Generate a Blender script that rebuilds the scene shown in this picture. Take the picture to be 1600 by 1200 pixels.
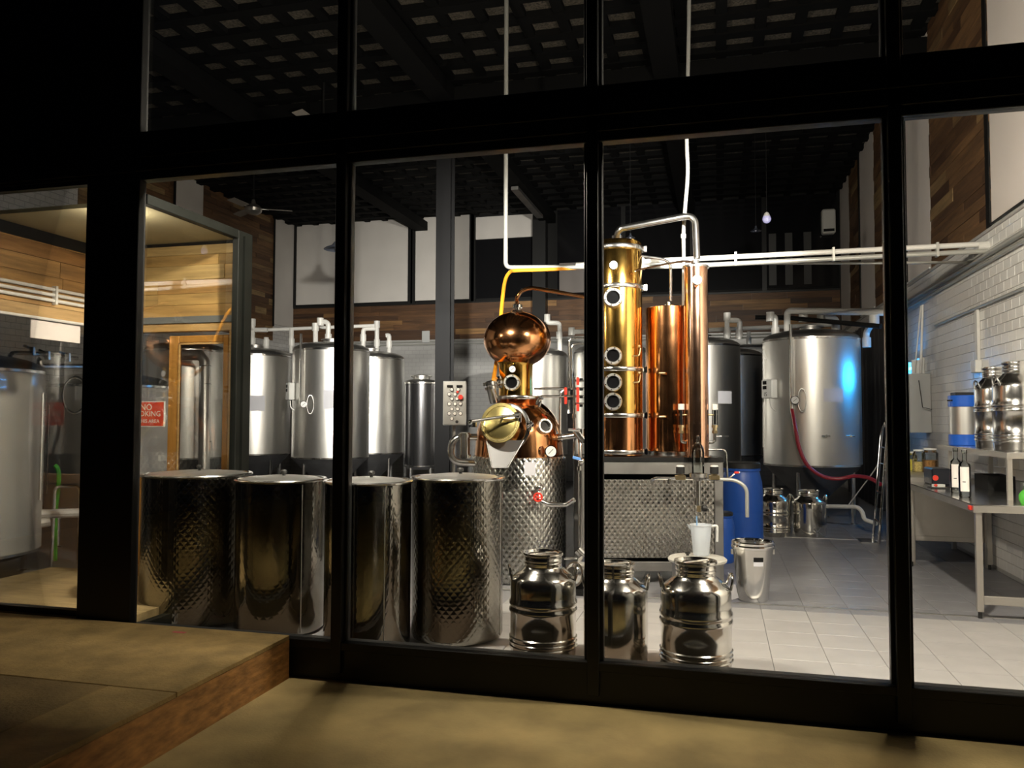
import bpy, bmesh, math, random
from math import sin, cos, pi, radians, sqrt, asin, atan2
from mathutils import Vector as V, Matrix as M4

for o in list(bpy.data.objects): bpy.data.objects.remove(o)
SC = bpy.context.scene
COL = SC.collection

# ------------------------------------------------------------------ camera
F = 1249.0; YAW, PIT, ROL = radians(14.445), radians(2.4175), radians(0.1565); EYE = 1.6
FW = V((-sin(YAW)*cos(PIT), cos(YAW)*cos(PIT), sin(PIT)))
_r = V((cos(YAW), sin(YAW), 0)); _u = _r.cross(FW)
RT = _r*cos(ROL) + _u*sin(ROL); UP = _u*cos(ROL) - _r*sin(ROL)
CAM = V((0, 0, EYE))
cd = bpy.data.cameras.new('camera'); cam = bpy.data.objects.new('camera', cd); COL.objects.link(cam)
cd.sensor_width = 36; cd.lens = F/1600*36; cd.clip_start = .05; cd.clip_end = 200
m = M4((RT, UP, -FW)).transposed().to_4x4(); m.translation = CAM; cam.matrix_world = m
SC.camera = cam

# ------------------------------------------------------------------ world, exposure
w = bpy.data.worlds.new('night'); SC.world = w; w.use_nodes = True
w.node_tree.nodes['Background'].inputs[0].default_value = (.35, .45, .7, 1)
w.node_tree.nodes['Background'].inputs[1].default_value = .004
SC.view_settings.view_transform = 'Standard'; SC.view_settings.look = 'None'
SC.view_settings.gamma = 1; SC.view_settings.use_curve_mapping = False
SC.view_settings.exposure = 0.0

WARM = (1, .89, .74); NEUT = (1, .94, .86)
def area(name, loc, target, size, power, col=WARM, spread=170, parent=None):
    l = bpy.data.lights.new(name, 'AREA'); l.shape = 'DISK'; l.size = size
    l.energy = power; l.color = col; l.spread = radians(spread)
    o = bpy.data.objects.new(name, l); COL.objects.link(o)
    d = (V(target)-V(loc)).normalized()
    o.rotation_euler = d.to_track_quat('-Z', 'Y').to_euler(); o.location = loc
    if parent: o.parent = parent; o.location = V(loc)-woff(parent)
    return o
POW_A, POW_B, POW_FAR, POW_L = 1600, 1900, 95, 60

# ------------------------------------------------------------------ pixel helpers (photo frame 1600x1200)
def ray(x, y): return FW + RT*((x-800)/F) - UP*((y-600)/F)
def at(x, y, t): return CAM + ray(x, y)*t
def onz(x, y, z): v = ray(x, y); return CAM + v*((z-EYE)/v.z)
def ony(x, y, Y): v = ray(x, y); return CAM + v*(Y/v.y)
def onx(x, y, X): v = ray(x, y); return CAM + v*(X/v.x)

# ------------------------------------------------------------------ materials
def nt(m): return m.node_tree.nodes, m.node_tree.links
def mat(name, col, metal=0., rough=.5, var=0., vscale=4., bump=0., bscale=30., spec=.5, stretch=None, alpha=1., trans=0.,
        emit=None, estr=0., coat=0., aniso=0., rvar=0., rnd=0., ior=None, huev=0.):
    m = bpy.data.materials.new(name); m.use_nodes = True; N, L = nt(m); b = N['Principled BSDF']
    b.inputs['Base Color'].default_value = (*col, 1); b.inputs['Metallic'].default_value = metal
    b.inputs['Roughness'].default_value = rough; b.inputs['Specular IOR Level'].default_value = spec
    if trans: b.inputs['Transmission Weight'].default_value = trans
    if ior: b.inputs['IOR'].default_value = ior
    if coat: b.inputs['Coat Weight'].default_value = coat
    if aniso: b.inputs['Anisotropic'].default_value = aniso
    if emit: b.inputs['Emission Color'].default_value = (*emit, 1); b.inputs['Emission Strength'].default_value = estr
    if alpha < 1: b.inputs['Alpha'].default_value = alpha
    if var or bump or rvar:
        tc = N.new('ShaderNodeTexCoord'); mp = N.new('ShaderNodeMapping'); L.new(tc.outputs['Object'], mp.inputs[0])
        if stretch: mp.inputs['Scale'].default_value = stretch
    if var or rnd:
        mx = N.new('ShaderNodeMix'); mx.data_type = 'RGBA'; mx.blend_type = 'MULTIPLY'; mx.inputs[0].default_value = 1
        mx.inputs[6].default_value = (*col, 1); prev = None
        if var:
            n = N.new('ShaderNodeTexNoise'); n.inputs['Scale'].default_value = vscale; n.inputs['Detail'].default_value = 5
            L.new(mp.outputs[0], n.inputs[0])
            r = N.new('ShaderNodeMapRange'); r.inputs[1].default_value = .3; r.inputs[2].default_value = .7
            r.inputs[3].default_value = 1-var; r.inputs[4].default_value = 1+var*.5; L.new(n.outputs[0], r.inputs[0]); prev = r.outputs[0]
        if rnd:
            oi = N.new('ShaderNodeObjectInfo'); r2 = N.new('ShaderNodeMapRange')
            r2.inputs[3].default_value = 1-rnd; r2.inputs[4].default_value = 1+rnd*.6; L.new(oi.outputs['Random'], r2.inputs[0])
            if prev:
                mm = N.new('ShaderNodeMath'); mm.operation = 'MULTIPLY'; L.new(prev, mm.inputs[0]); L.new(r2.outputs[0], mm.inputs[1]); prev = mm.outputs[0]
            else: prev = r2.outputs[0]
        L.new(prev, mx.inputs[7]); L.new(mx.outputs[2], b.inputs['Base Color'])
    if rvar:
        n = N.new('ShaderNodeTexNoise'); n.inputs['Scale'].default_value = 9; n.inputs['Detail'].default_value = 6; L.new(mp.outputs[0], n.inputs[0])
        r = N.new('ShaderNodeMapRange'); r.inputs[3].default_value = max(.02, rough-rvar); r.inputs[4].default_value = rough+rvar
        L.new(n.outputs[0], r.inputs[0]); L.new(r.outputs[0], b.inputs['Roughness'])
    if bump:
        n = N.new('ShaderNodeTexNoise'); n.inputs['Scale'].default_value = bscale; n.inputs['Detail'].default_value = 4; L.new(mp.outputs[0], n.inputs[0])
        bp = N.new('ShaderNodeBump'); bp.inputs['Strength'].default_value = bump; bp.inputs['Distance'].default_value = .01
        L.new(n.outputs[0], bp.inputs['Height']); L.new(bp.outputs[0], b.inputs['Normal'])
    return m

def engraved(name, col, rough, pu, pv, dist, strength=.6):
    """steel with rows of pressed scale marks; uses the metre UVs of lathe() and panel()"""
    m = mat(name, col, 1, rough); N, L = nt(m); b = N['Principled BSDF']
    uv = N.new('ShaderNodeUVMap'); sx = N.new('ShaderNodeSeparateXYZ'); L.new(uv.outputs[0], sx.inputs[0])
    def mth(op, a, c):
        n = N.new('ShaderNodeMath'); n.operation = op
        for i, q in enumerate((a, c)):
            if q is None: continue
            if isinstance(q, (int, float)): n.inputs[i].default_value = q
            else: L.new(q, n.inputs[i])
        return n.outputs[0]
    u = mth('MULTIPLY', sx.outputs[0], pi/pu); v = mth('MULTIPLY', sx.outputs[1], pi/pv)
    a = mth('SINE', mth('ADD', u, v), None); c = mth('SINE', mth('SUBTRACT', u, v), None)
    p = mth('ABSOLUTE', mth('MULTIPLY', a, c), None); p = mth('POWER', p, .8)
    n = N.new('ShaderNodeTexNoise'); n.inputs['Scale'].default_value = 6
    p2 = mth('MULTIPLY', p, mth('ADD', n.outputs[0], .4))
    bp = N.new('ShaderNodeBump'); bp.inputs['Strength'].default_value = strength; bp.inputs['Distance'].default_value = dist
    L.new(p2, bp.inputs['Height']); L.new(bp.outputs[0], b.inputs['Normal'])
    r = N.new('ShaderNodeMapRange'); r.inputs[3].default_value = rough+.06; r.inputs[4].default_value = rough
    L.new(p, r.inputs[0]); L.new(r.outputs[0], b.inputs['Roughness'])
    return m

def glass(name, tint=(1, 1, 1), refl=1.0):
    """thin sheet: clear straight through, mirror by Fresnel"""
    m = bpy.data.materials.new(name); m.use_nodes = True; N, L = nt(m); N.remove(N['Principled BSDF'])
    t = N.new('ShaderNodeBsdfTransparent'); t.inputs[0].default_value = (*tint, 1)
    g = N.new('ShaderNodeBsdfGlossy'); g.inputs['Roughness'].default_value = .01
    fr = N.new('ShaderNodeFresnel'); fr.inputs[0].default_value = 1.4
    k = N.new('ShaderNodeMath'); k.operation = 'MULTIPLY'; k.inputs[1].default_value = refl; L.new(fr.outputs[0], k.inputs[0])
    mx = N.new('ShaderNodeMixShader'); L.new(k.outputs[0], mx.inputs[0]); L.new(t.outputs[0], mx.inputs[1]); L.new(g.outputs[0], mx.inputs[2])
    L.new(mx.outputs[0], N['Material Output'].inputs[0]); return m

def wood(name, c1, c2, c3, rough=.6, axis=0, scale=1.):
    """boards: each object its own tone, grain along the board"""
    m = bpy.data.materials.new(name); m.use_nodes = True; N, L = nt(m); b = N['Principled BSDF']; b.inputs['Roughness'].default_value = rough
    oi = N.new('ShaderNodeObjectInfo'); cr = N.new('ShaderNodeValToRGB'); e = cr.color_ramp.elements
    e[0].color = (*c1, 1); e[1].color = (*c3, 1); k = e.new(.5); k.color = (*c2, 1); k2 = e.new(.8); k2.color = (*[q*.8 for q in c2], 1)
    L.new(oi.outputs['Random'], cr.inputs[0])
    geo = N.new('ShaderNodeNewGeometry'); mp = N.new('ShaderNodeMapping')
    sc = [18*scale]*3; sc[axis] = 1.4*scale; mp.inputs['Scale'].default_value = sc; L.new(geo.outputs['Position'], mp.inputs[0])
    ad = N.new('ShaderNodeVectorMath'); ad.operation = 'ADD'; L.new(mp.outputs[0], ad.inputs[0])
    cmb = N.new('ShaderNodeCombineXYZ'); ml = N.new('ShaderNodeMath'); ml.operation = 'MULTIPLY'; ml.inputs[1].default_value = 37
    L.new(oi.outputs['Random'], ml.inputs[0]); [L.new(ml.outputs[0], cmb.inputs[i]) for i in range(3)]; L.new(cmb.outputs[0], ad.inputs[1])
    n = N.new('ShaderNodeTexNoise'); n.inputs['Scale'].default_value = 1; n.inputs['Detail'].default_value = 7; n.inputs['Roughness'].default_value = .65
    L.new(ad.outputs[0], n.inputs[0])
    r = N.new('ShaderNodeMapRange'); r.inputs[1].default_value = .3; r.inputs[2].default_value = .72; r.inputs[3].default_value = .42; r.inputs[4].default_value = 1.3
    L.new(n.outputs[0], r.inputs[0])
    mx = N.new('ShaderNodeMix'); mx.data_type = 'RGBA'; mx.blend_type = 'MULTIPLY'; mx.inputs[0].default_value = 1
    L.new(cr.outputs[0], mx.inputs[6]); L.new(r.outputs[0], mx.inputs[7]); L.new(mx.outputs[2], b.inputs['Base Color'])
    bp = N.new('ShaderNodeBump'); bp.inputs['Strength'].default_value = .4; bp.inputs['Distance'].default_value = .004
    L.new(n.outputs[0], bp.inputs['Height']); L.new(bp.outputs[0], b.inputs['Normal'])
    return m

def brickwall(name, c1, grout, bw, bh, axis):
    """far tiled wall surface: running-bond tiles in the material"""
    m = bpy.data.materials.new(name); m.use_nodes = True; N, L = nt(m); b = N['Principled BSDF']; b.inputs['Roughness'].default_value = .3
    geo = N.new('ShaderNodeNewGeometry'); s = N.new('ShaderNodeSeparateXYZ'); c = N.new('ShaderNodeCombineXYZ'); L.new(geo.outputs['Position'], s.inputs[0])
    L.new(s.outputs[axis], c.inputs[0]); L.new(s.outputs[2], c.inputs[1])
    t = N.new('ShaderNodeTexBrick'); t.inputs['Scale'].default_value = 1; t.inputs['Brick Width'].default_value = bw; t.inputs['Row Height'].default_value = bh
    t.inputs['Mortar Size'].default_value = .004; t.inputs['Color1'].default_value = (*c1, 1); t.inputs['Color2'].default_value = (*[q*.94 for q in c1], 1)
    t.inputs['Mortar'].default_value = (*grout, 1); L.new(c.outputs[0], t.inputs[0]); L.new(t.outputs[0], b.inputs['Base Color']); return m

BLACK = mat('black_steel', (.012, .012, .012), 0, .42, spec=.3)
BLACKM = mat('black_matt', (.01, .01, .01), 0, .7, spec=.2)
RUBBER = mat('black_rubber', (.015, .015, .015), 0, .5)
OLIVEF = mat('olive_grey_paint', (.009, .010, .0085), 0, .55, var=.3, vscale=3, spec=.12)
STEEL = mat('brushed_steel', (.78, .77, .74), 1, .36, rvar=.03, stretch=(2, 2, 1))
SATIN = mat('satin_steel', (.76, .75, .73), 1, .36, rvar=.04)
STEELD = mat('dull_steel', (.5, .49, .47), 1, .42, rvar=.08, var=.2, vscale=3)
MATTST = mat('matt_tank_steel', (.72, .70, .66), .55, .5, var=.06)
CONE = mat('dark_cone_steel', (.16, .16, .165), .8, .5, var=.2)
POL = mat('polished_steel', (.74, .73, .71), 1, .2, rvar=.04)
CANM = mat('can_steel', (.74, .72, .67), 1, .13, rvar=.04, bump=.04, bscale=14)
CHROME = mat('chrome', (.8, .8, .8), 1, .06)
ENG_F = engraved('scale_engraved_steel', (.30, .285, .25), .1, .052, .06, .003, .5)
ENG_S = engraved('faint_engraved_steel', (.30, .285, .25), .07, .055, .07, .0016, .3)
ENG_J = engraved('diamond_engraved_steel', (.52, .51, .48), .24, .06, .08, .006, .7)
COP = mat('copper', (.86, .40, .17), 1, .13, rvar=.05, bump=.05, bscale=9, var=.18, vscale=5)
COPB = mat('dark_ball_copper', (.84, .40, .18), 1, .15, rvar=.04, bump=.03, bscale=6, var=.15)
COPY = mat('golden_copper', (.92, .56, .14), 1, .13, rvar=.04, bump=.05, bscale=10, var=.15, vscale=6)
COPP = mat('pink_copper', (.93, .55, .36), 1, .14, rvar=.04)
BRASS = mat('brass', (.80, .66, .26), 1, .22, rvar=.06)
BRASSV = mat('brass_fitting', (.75, .6, .35), 1, .3)
PVC = mat('white_pvc', (.68, .67, .64), 0, .35)
GALV = mat('galvanised_pipe', (.45, .45, .42), .4, .4)
WHITEP = mat('white_paint', (.62, .59, .56), 0, .8, var=.06, vscale=2)
BLIND = mat('blind_fabric', (.78, .72, .68), 0, .85, var=.05, vscale=2)
PAPER = mat('paper', (.72, .72, .78), 0, .8)
PLASTW = mat('white_plastic', (.75, .75, .72), 0, .4)
GREYBOX = mat('grey_plastic', (.45, .46, .46), 0, .45)
RED = mat('red_plastic', (.75, .05, .03), 0, .35)
BLUEP = mat('blue_plastic', (.02, .09, .42), 0, .38, var=.1)
BLUEH = mat('blue_handle', (.15, .35, .8), 0, .4)
BLUEB = mat('blue_band', (.02, .12, .6), 0, .3)
ORHOSE = mat('orange_hose', (.75, .30, .02), 0, .4)
REDHOSE = mat('red_hose', (.30, .02, .035), 0, .4)
GREEN = mat('green_plastic', (.08, .45, .05), 0, .4)
GROUND = mat('outside_concrete', (.53, .395, .165), 0, .75, var=.35, vscale=2.2, bump=.25, bscale=60)
OSB = mat('osb_board', (.58, .29, .095), 0, .7, var=.45, vscale=28, stretch=(1, .35, 1), bump=.3, bscale=40)
DECKD = mat('shade_toned_deck_board', (.32, .21, .08), 0, .8, var=.4, vscale=3, bump=.5, bscale=55)  # front board toned darker to stand in for the shade across it
DECKT = mat('worn_deck_board', (.44, .295, .11), 0, .8, var=.3, vscale=6, bump=.5, bscale=55)
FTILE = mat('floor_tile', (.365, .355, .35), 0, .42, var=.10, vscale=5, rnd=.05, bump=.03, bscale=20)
FBASE = mat('floor_screed', (.21, .21, .22), 0, .5, var=.1, vscale=2)
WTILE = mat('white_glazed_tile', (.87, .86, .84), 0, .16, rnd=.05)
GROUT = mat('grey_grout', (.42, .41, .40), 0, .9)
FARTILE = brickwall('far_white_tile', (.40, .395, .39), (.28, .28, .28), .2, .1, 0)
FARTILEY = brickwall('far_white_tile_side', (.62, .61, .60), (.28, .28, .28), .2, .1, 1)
PLANKX = wood('reclaimed_plank_x', (.045, .02, .009), (.14, .065, .025), (.32, .17, .06), axis=0)
PLANKY = wood('reclaimed_plank_y', (.07, .032, .015), (.20, .105, .045), (.38, .26, .12), axis=1)
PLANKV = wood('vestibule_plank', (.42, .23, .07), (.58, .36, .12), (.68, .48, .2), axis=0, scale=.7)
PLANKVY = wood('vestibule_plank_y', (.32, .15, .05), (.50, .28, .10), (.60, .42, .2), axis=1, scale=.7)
DOORW = mat('orange_door_wood', (.52, .25, .055), 0, .4, var=.25, vscale=3, stretch=(12, 12, 1))
FRAMEW = mat('pale_frame_wood', (.60, .37, .14), 0, .5, var=.25, vscale=4, stretch=(1, 12, 12))
CEILP = mat('speckled_ceiling_panel', (.10, .086, .066), 0, .9, var=.85, vscale=38)
CEILB = mat('ceiling_black', (.006, .006, .006), 0, .8, spec=.1)
VCEIL = mat('vestibule_ceiling_board', (.36, .31, .18), 0, .8, var=.1, vscale=3)
COLG = mat('grey_column_paint', (.011, .011, .012), 0, .55, spec=.2)
TABLE = mat('table_steel', (.60, .57, .52), .9, .36, rvar=.08, var=.1)
GLASS = glass('window_glass', (.97, .98, .97), .6)
GLASSJ = glass('clear_glass', (.93, .96, .95), 2.6)
GLASSL = glass('lobby_glass', (.98, .98, .97), .22)
DARKG = mat('dark_glass', (.008, .008, .009), 0, .12)
JUG = mat('translucent_jug', (.75, .80, .86), 0, .35, alpha=.62)
DIAL = mat('dial_white', (.85, .85, .85), 0, .4)
JARFILL = mat('brown_grain', (.36, .18, .06), 0, .9, var=.4, vscale=60)
JARFILL2 = mat('pale_grain', (.55, .42, .16), 0, .9, var=.4, vscale=60)
SIGNR = mat('sign_red', (.72, .07, .035), 0, .5)
SIGNW = mat('sign_white', (.85, .82, .78), 0, .5)
CURT = mat('black_sheeting', (.015, .015, .02), 0, .35, bump=.4, bscale=5)
LENS = mat('flood_lens', (1, .95, .85), 0, .3, emit=(1, .9, .7), estr=30)
UVT = mat('blue_tube', (.1, .5, 1), 0, .3, emit=(.02, .38, 1), estr=45)
BULBM = mat('violet_bulb', (.6, .6, .8), 0, .3, emit=(.45, .4, 1), estr=.25)

# ------------------------------------------------------------------ mesh builder
def woff(o):
    p = V((0, 0, 0))
    while o is not None: p = p + o.location; o = o.parent
    return p
class MB:
    def __init__(s): s.v = []; s.f = []; s.uv = {}
    def add(s, vs, fs, M=None, uvs=None):
        b = len(s.v)
        for p in vs: s.v.append(M @ V(p) if M is not None else V(p))
        for i, q in enumerate(fs):
            if uvs: s.uv[len(s.f)] = uvs[i]
            s.f.append(tuple(b+k for k in q))
        return s
    def box(s, x0, x1, y0, y1, z0, z1, M=None):
        vs = [(x, y, z) for x in (x0, x1) for y in (y0, y1) for z in (z0, z1)]
        return s.add(vs, [(0, 1, 3, 2), (4, 6, 7, 5), (0, 4, 5, 1), (2, 3, 7, 6), (0, 2, 6, 4), (1, 5, 7, 3)], M)
    def obox(s, c, sz, rz=0, M=None):
        h = [q/2 for q in sz]; T = M4.Translation(c) @ (M if M is not None else M4.Rotation(rz, 4, 'Z'))
        return s.box(-h[0], h[0], -h[1], h[1], -h[2], h[2], T)
    def lathe(s, prof, c=(0, 0, 0), seg=40, M=None, a0=0., a1=2*pi):
        """prof: (r, z) from bottom to top round the z axis through c"""
        T = M4.Translation(c) @ (M if M is not None else M4())
        full = abs(a1-a0-2*pi) < 1e-6; n = seg if full else seg+1
        vs = []; fs = []; uvs = []; R = max(p[0] for p in prof); ln = [0]
        for a, b in zip(prof, prof[1:]): ln.append(ln[-1]+sqrt((a[0]-b[0])**2+(a[1]-b[1])**2))
        for r, z in prof:
            for k in range(n):
                a = a0+(a1-a0)*k/seg; vs.append((max(r, 1e-5)*cos(a), max(r, 1e-5)*sin(a), z))
        for i in range(len(prof)-1):
            for k in range(seg):
                k2 = (k+1) % n
                fs.append((i*n+k, i*n+k2, (i+1)*n+k2, (i+1)*n+k))
                u0, u1 = (a0+(a1-a0)*k/seg)*R, (a0+(a1-a0)*(k+1)/seg)*R
                uvs.append(((u0, ln[i]), (u1, ln[i]), (u1, ln[i+1]), (u0, ln[i+1])))
        return s.add(vs, fs, T, uvs)
    def cyl(s, p0, p1, r, r2=None, seg=16, cap=True):
        p0, p1 = V(p0), V(p1); d = p1-p0; L = d.length; r2 = r if r2 is None else r2
        Mx = d.to_track_quat('Z', 'Y').to_matrix().to_4x4()
        pr = ([(0, 0)] if cap else [])+[(r, 0), (r2, L)]+([(0, L)] if cap else [])
        return s.lathe(pr, p0, seg, Mx)
    def tube(s, pts, r, seg=8, cap=True):
        pts = [V(p) for p in pts]; n = len(pts); vs = []; fs = []
        tg = [((pts[min(i+1, n-1)]-pts[max(i-1, 0)]).normalized()) for i in range(n)]
        a = V((0, 0, 1)) if abs(tg[0].z) < .9 else V((1, 0, 0)); nx = tg[0].cross(a).normalized()
        for i in range(n):
            nx = (nx-tg[i]*nx.dot(tg[i])).normalized(); by = tg[i].cross(nx)
            for k in range(seg):
                q = 2*pi*k/seg; vs.append(pts[i]+(nx*cos(q)+by*sin(q))*r)
        for i in range(n-1):
            for k in range(seg):
                k2 = (k+1) % seg; fs.append((i*seg+k, i*seg+k2, (i+1)*seg+k2, (i+1)*seg+k))
        if cap: fs.append(tuple(range(seg))[::-1]); fs.append(tuple((n-1)*seg+k for k in range(seg)))
        return s.add(vs, fs)
    def sphere(s, c, rx, rz=None, seg=24, rings=12, z0=-1., z1=1.):
        rz = rx if rz is None else rz
        pr = []
        for i in range(rings+1):
            a = asin(z0)+(asin(z1)-asin(z0))*i/rings; pr.append((rx*cos(a), rz*sin(a)))
        return s.lathe(pr, c, seg)
    def torus(s, c, R, r, M=None, seg=32, k=8):
        T = M4.Translation(c) @ (M if M is not None else M4()); vs = []; fs = []
        for i in range(seg):
            a = 2*pi*i/seg
            for j in range(k):
                b = 2*pi*j/k; vs.append(((R+r*cos(b))*cos(a), (R+r*cos(b))*sin(a), r*sin(b)))
        for i in range(seg):
            for j in range(k):
                fs.append((i*k+j, ((i+1) % seg)*k+j, ((i+1) % seg)*k+(j+1) % k, i*k+(j+1) % k))
        return s.add(vs, fs, T)
    def build(s, name, mt, parent=None, bevel=0., sharp=35):
        off = woff(parent) if parent is not None else V((0, 0, 0))
        me = bpy.data.meshes.new(name); me.from_pydata([tuple(p-off) for p in s.v], [], s.f)
        if s.uv:
            ul = me.uv_layers.new(name='UVMap'); 
            for p in me.polygons:
                q = s.uv.get(p.index)
                if q:
                    for j, li in enumerate(p.loop_indices): ul.data[li].uv = q[j]
        bm = bmesh.new(); bm.from_mesh(me)
        if s.uv: bmesh.ops.remove_doubles(bm, verts=bm.verts, dist=2e-5)
        bmesh.ops.recalc_face_normals(bm, faces=bm.faces)
        if bevel:
            ed = [e for e in bm.edges if len(e.link_faces) == 2 and e.calc_face_angle(0) > .6]
            bmesh.ops.bevel(bm, geom=ed, offset=bevel, segments=1, affect='EDGES', clamp_overlap=True)
        bm.to_mesh(me); bm.free()
        me.materials.append(mt)
        me.polygons.foreach_set('use_smooth', [True]*len(me.polygons)); me.set_sharp_from_angle(angle=radians(sharp))
        o = bpy.data.objects.new(name, me); COL.objects.link(o)
        if parent is not None: o.parent = parent
        return o
def bend(pts, rad, n=5):
    pts = [V(p) for p in pts]; out = [pts[0]]
    for a, b, c in zip(pts, pts[1:], pts[2:]):
        d1, d2 = (a-b), (c-b); r = min(rad, d1.length*.49, d2.length*.49); p, q = b+d1.normalized()*r, b+d2.normalized()*r
        for i in range(n+1):
            t = i/n; out.append(p*(1-t)**2+b*2*t*(1-t)+q*t*t)
    out.append(pts[-1]); return out
def arcs(pts, n=6):
    """Catmull-Rom through the points"""
    P = [V(p) for p in pts]; P = [P[0]*2-P[1]]+P+[P[-1]*2-P[-2]]; out = []
    for i in range(1, len(P)-2):
        for k in range(n):
            t = k/n; out.append(.5*((2*P[i])+(P[i+1]-P[i-1])*t+(2*P[i-1]-5*P[i]+4*P[i+1]-P[i+2])*t*t+(3*P[i]-P[i-1]-3*P[i+1]+P[i+2])*t**3))
    out.append(P[-2]); return out
def thing(name, label, cat, loc=(0, 0, 0), group=None):
    o = bpy.data.objects.new(name, None); COL.objects.link(o); o.location = loc; o.empty_display_size = .1
    o['label'] = label; o['category'] = cat
    if group: o['group'] = group
    return o
def tag(o, label, cat, group=None):
    o['label'] = label; o['category'] = cat
    if group: o['group'] = group
    return o
def struct(o, label=None, cat=None):
    o['kind'] = 'structure'
    if label: o['label'] = label
    if cat: o['category'] = cat
    return o
def sempty(name, label, cat, loc=(0, 0, 0)):
    o = bpy.data.objects.new(name, None); COL.objects.link(o); o.location = loc; return struct(o, label, cat)
def rotto(n, up=(0, 0, 1)):
    """matrix whose +Z looks along n"""
    return V(n).normalized().to_track_quat('Z', 'Y').to_matrix().to_4x4()
def text(name, s, size, M, mt, parent, align='CENTER'):
    cu = bpy.data.curves.new(name, 'FONT'); cu.body = s; cu.size = size; cu.align_x = align; cu.align_y = 'CENTER'; cu.extrude = .0004; cu.resolution_u = 2
    t = bpy.data.objects.new(name, cu); COL.objects.link(t)
    me = bpy.data.meshes.new_from_object(t.evaluated_get(bpy.context.evaluated_depsgraph_get())); bpy.data.objects.remove(t)
    me.transform(M4.Translation(-woff(parent)) @ M); me.materials.clear(); me.materials.append(mt)
    o = bpy.data.objects.new(name, me); COL.objects.link(o); o.parent = parent; return o
def shared(name, me, loc, scale, parent, rot=None):
    o = bpy.data.objects.new(name, me); COL.objects.link(o); o.location = V(loc)-woff(parent); o.scale = scale; o.parent = parent
    if rot: o.rotation_euler = rot
    return o
def unit_mesh(name, mt, bev=0.):
    bm = bmesh.new(); bmesh.ops.create_cube(bm, size=1)
    if bev: bmesh.ops.bevel(bm, geom=bm.edges[:], offset=bev, segments=1, affect='EDGES')
    me = bpy.data.meshes.new(name); bm.to_mesh(me); bm.free(); me.materials.append(mt); return me
FACEMAT = M4((RT, UP, -FW)).transposed().to_4x4()   # +Z towards the camera side of the room

# ================================================================== SETTING
FL = .10; HC = 6.70; XR = 2.68; XL = -10.90; YB = 18.95; YF = 4.55; TT = 3.53
g = struct(MB().box(-9, 6, -5, YF-.03, -.1, 0).build('ground', GROUND), 'worn tan concrete ground outside the glazed front', 'ground')

# ---- floor
fl = struct(MB().box(XL, XR, YF+.06, YB, -.1, FL-.006).build('floor', FBASE), 'pale grey tiled floor of the distillery hall', 'floor')
ts = .335; bm = bmesh.new(); bmesh.ops.create_cube(bm, size=1, matrix=M4.Diagonal((ts-.004, ts-.004, .012, 1)))
bmesh.ops.bevel(bm, geom=bm.edges[:], offset=.0015, segments=1, affect='EDGES'); tme = bpy.data.meshes.new('tile'); bm.to_mesh(tme); bm.free(); tme.materials.append(FTILE)
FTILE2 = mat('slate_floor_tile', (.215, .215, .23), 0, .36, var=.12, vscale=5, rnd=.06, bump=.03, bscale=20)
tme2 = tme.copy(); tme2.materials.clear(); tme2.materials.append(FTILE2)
random.seed(3)
for i in range(13):
    for j in range(23):
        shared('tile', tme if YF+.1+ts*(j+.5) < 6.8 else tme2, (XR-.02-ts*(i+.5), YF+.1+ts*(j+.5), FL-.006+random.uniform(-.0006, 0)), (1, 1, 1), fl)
tr = struct(MB().box(-1.9, XR-.06, 6.80, 6.825, FL+.0005, FL+.006).build('trim_1', STEEL), 'thin bright steel strip set across the floor behind the milk cans', 'trim')
tr = struct(MB().box(-.2, 2.0, 10.72, 10.74, FL-.004, FL+.004).build('trim_2', STEEL), 'thin steel strip across the floor before the far tanks', 'trim')

tr = struct(MB().box(-3.70, .42, YF+.075, YF+.42, FL+.0005, FL+.005).build('trim_11', mat('brown_shade_strip', (.07, .05, .035), 0, .5)), 'dark brown strip standing in for shade on the floor along the glass front', 'trim')  # dark colour laid along the sill in place of the shade there
# ---- right wall: tiles, planks, blinds
wr = struct(MB().box(XR+.01, XR+.2, YF-.05, YB+.2, -.1, HC).build('wall_right', GROUT), 'right side wall, white tiles below and reclaimed planks above', 'wall')
tw, th = .2, .1
bm = bmesh.new(); bmesh.ops.create_cube(bm, size=1, matrix=M4.Diagonal((.012, tw-.004, th-.004, 1)))
bmesh.ops.bevel(bm, geom=bm.edges[:], offset=.003, segments=1, affect='EDGES'); wme = bpy.data.meshes.new('wall_tile'); bm.to_mesh(wme); bm.free(); wme.materials.append(WTILE)
cells = []
for r in range(34):
    z = FL+.03+th*(r+.5)
    for k in range(72):
        y = 4.7+tw*(k+.5)+(tw/2 if r % 2 else 0)
        if y+tw/2 > YB: continue
        cells.append((y, z))
def shows(y, z):
    v = V((XR, y, z))-CAM; t = v.dot(FW); px = 800+F*v.dot(RT)/t
    return (px < 1600) and (px > 1412)
cells.sort(key=lambda c: (not shows(*c), c[0]+abs(c[1]-1.9)*.02))
rest = MB()
for n, (y, z) in enumerate(cells):
    if n < 290: shared('wall_tile', wme, (XR+.004, y, z), (1, 1, 1), wr)
    else: rest.box(XR, XR+.011, y-tw/2+.002, y+tw/2-.002, z-th/2+.002, z+th/2-.002)
o = rest.build('far_wall_tiles', WTILE, wr); o['kind'] = 'stuff'
pu_y = unit_mesh('plank_y', PLANKY); pu_x = unit_mesh('plank_x', PLANKX); pv_x = unit_mesh('plank_v', PLANKV); pv_y = unit_mesh('plank_vy', PLANKVY)
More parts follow.
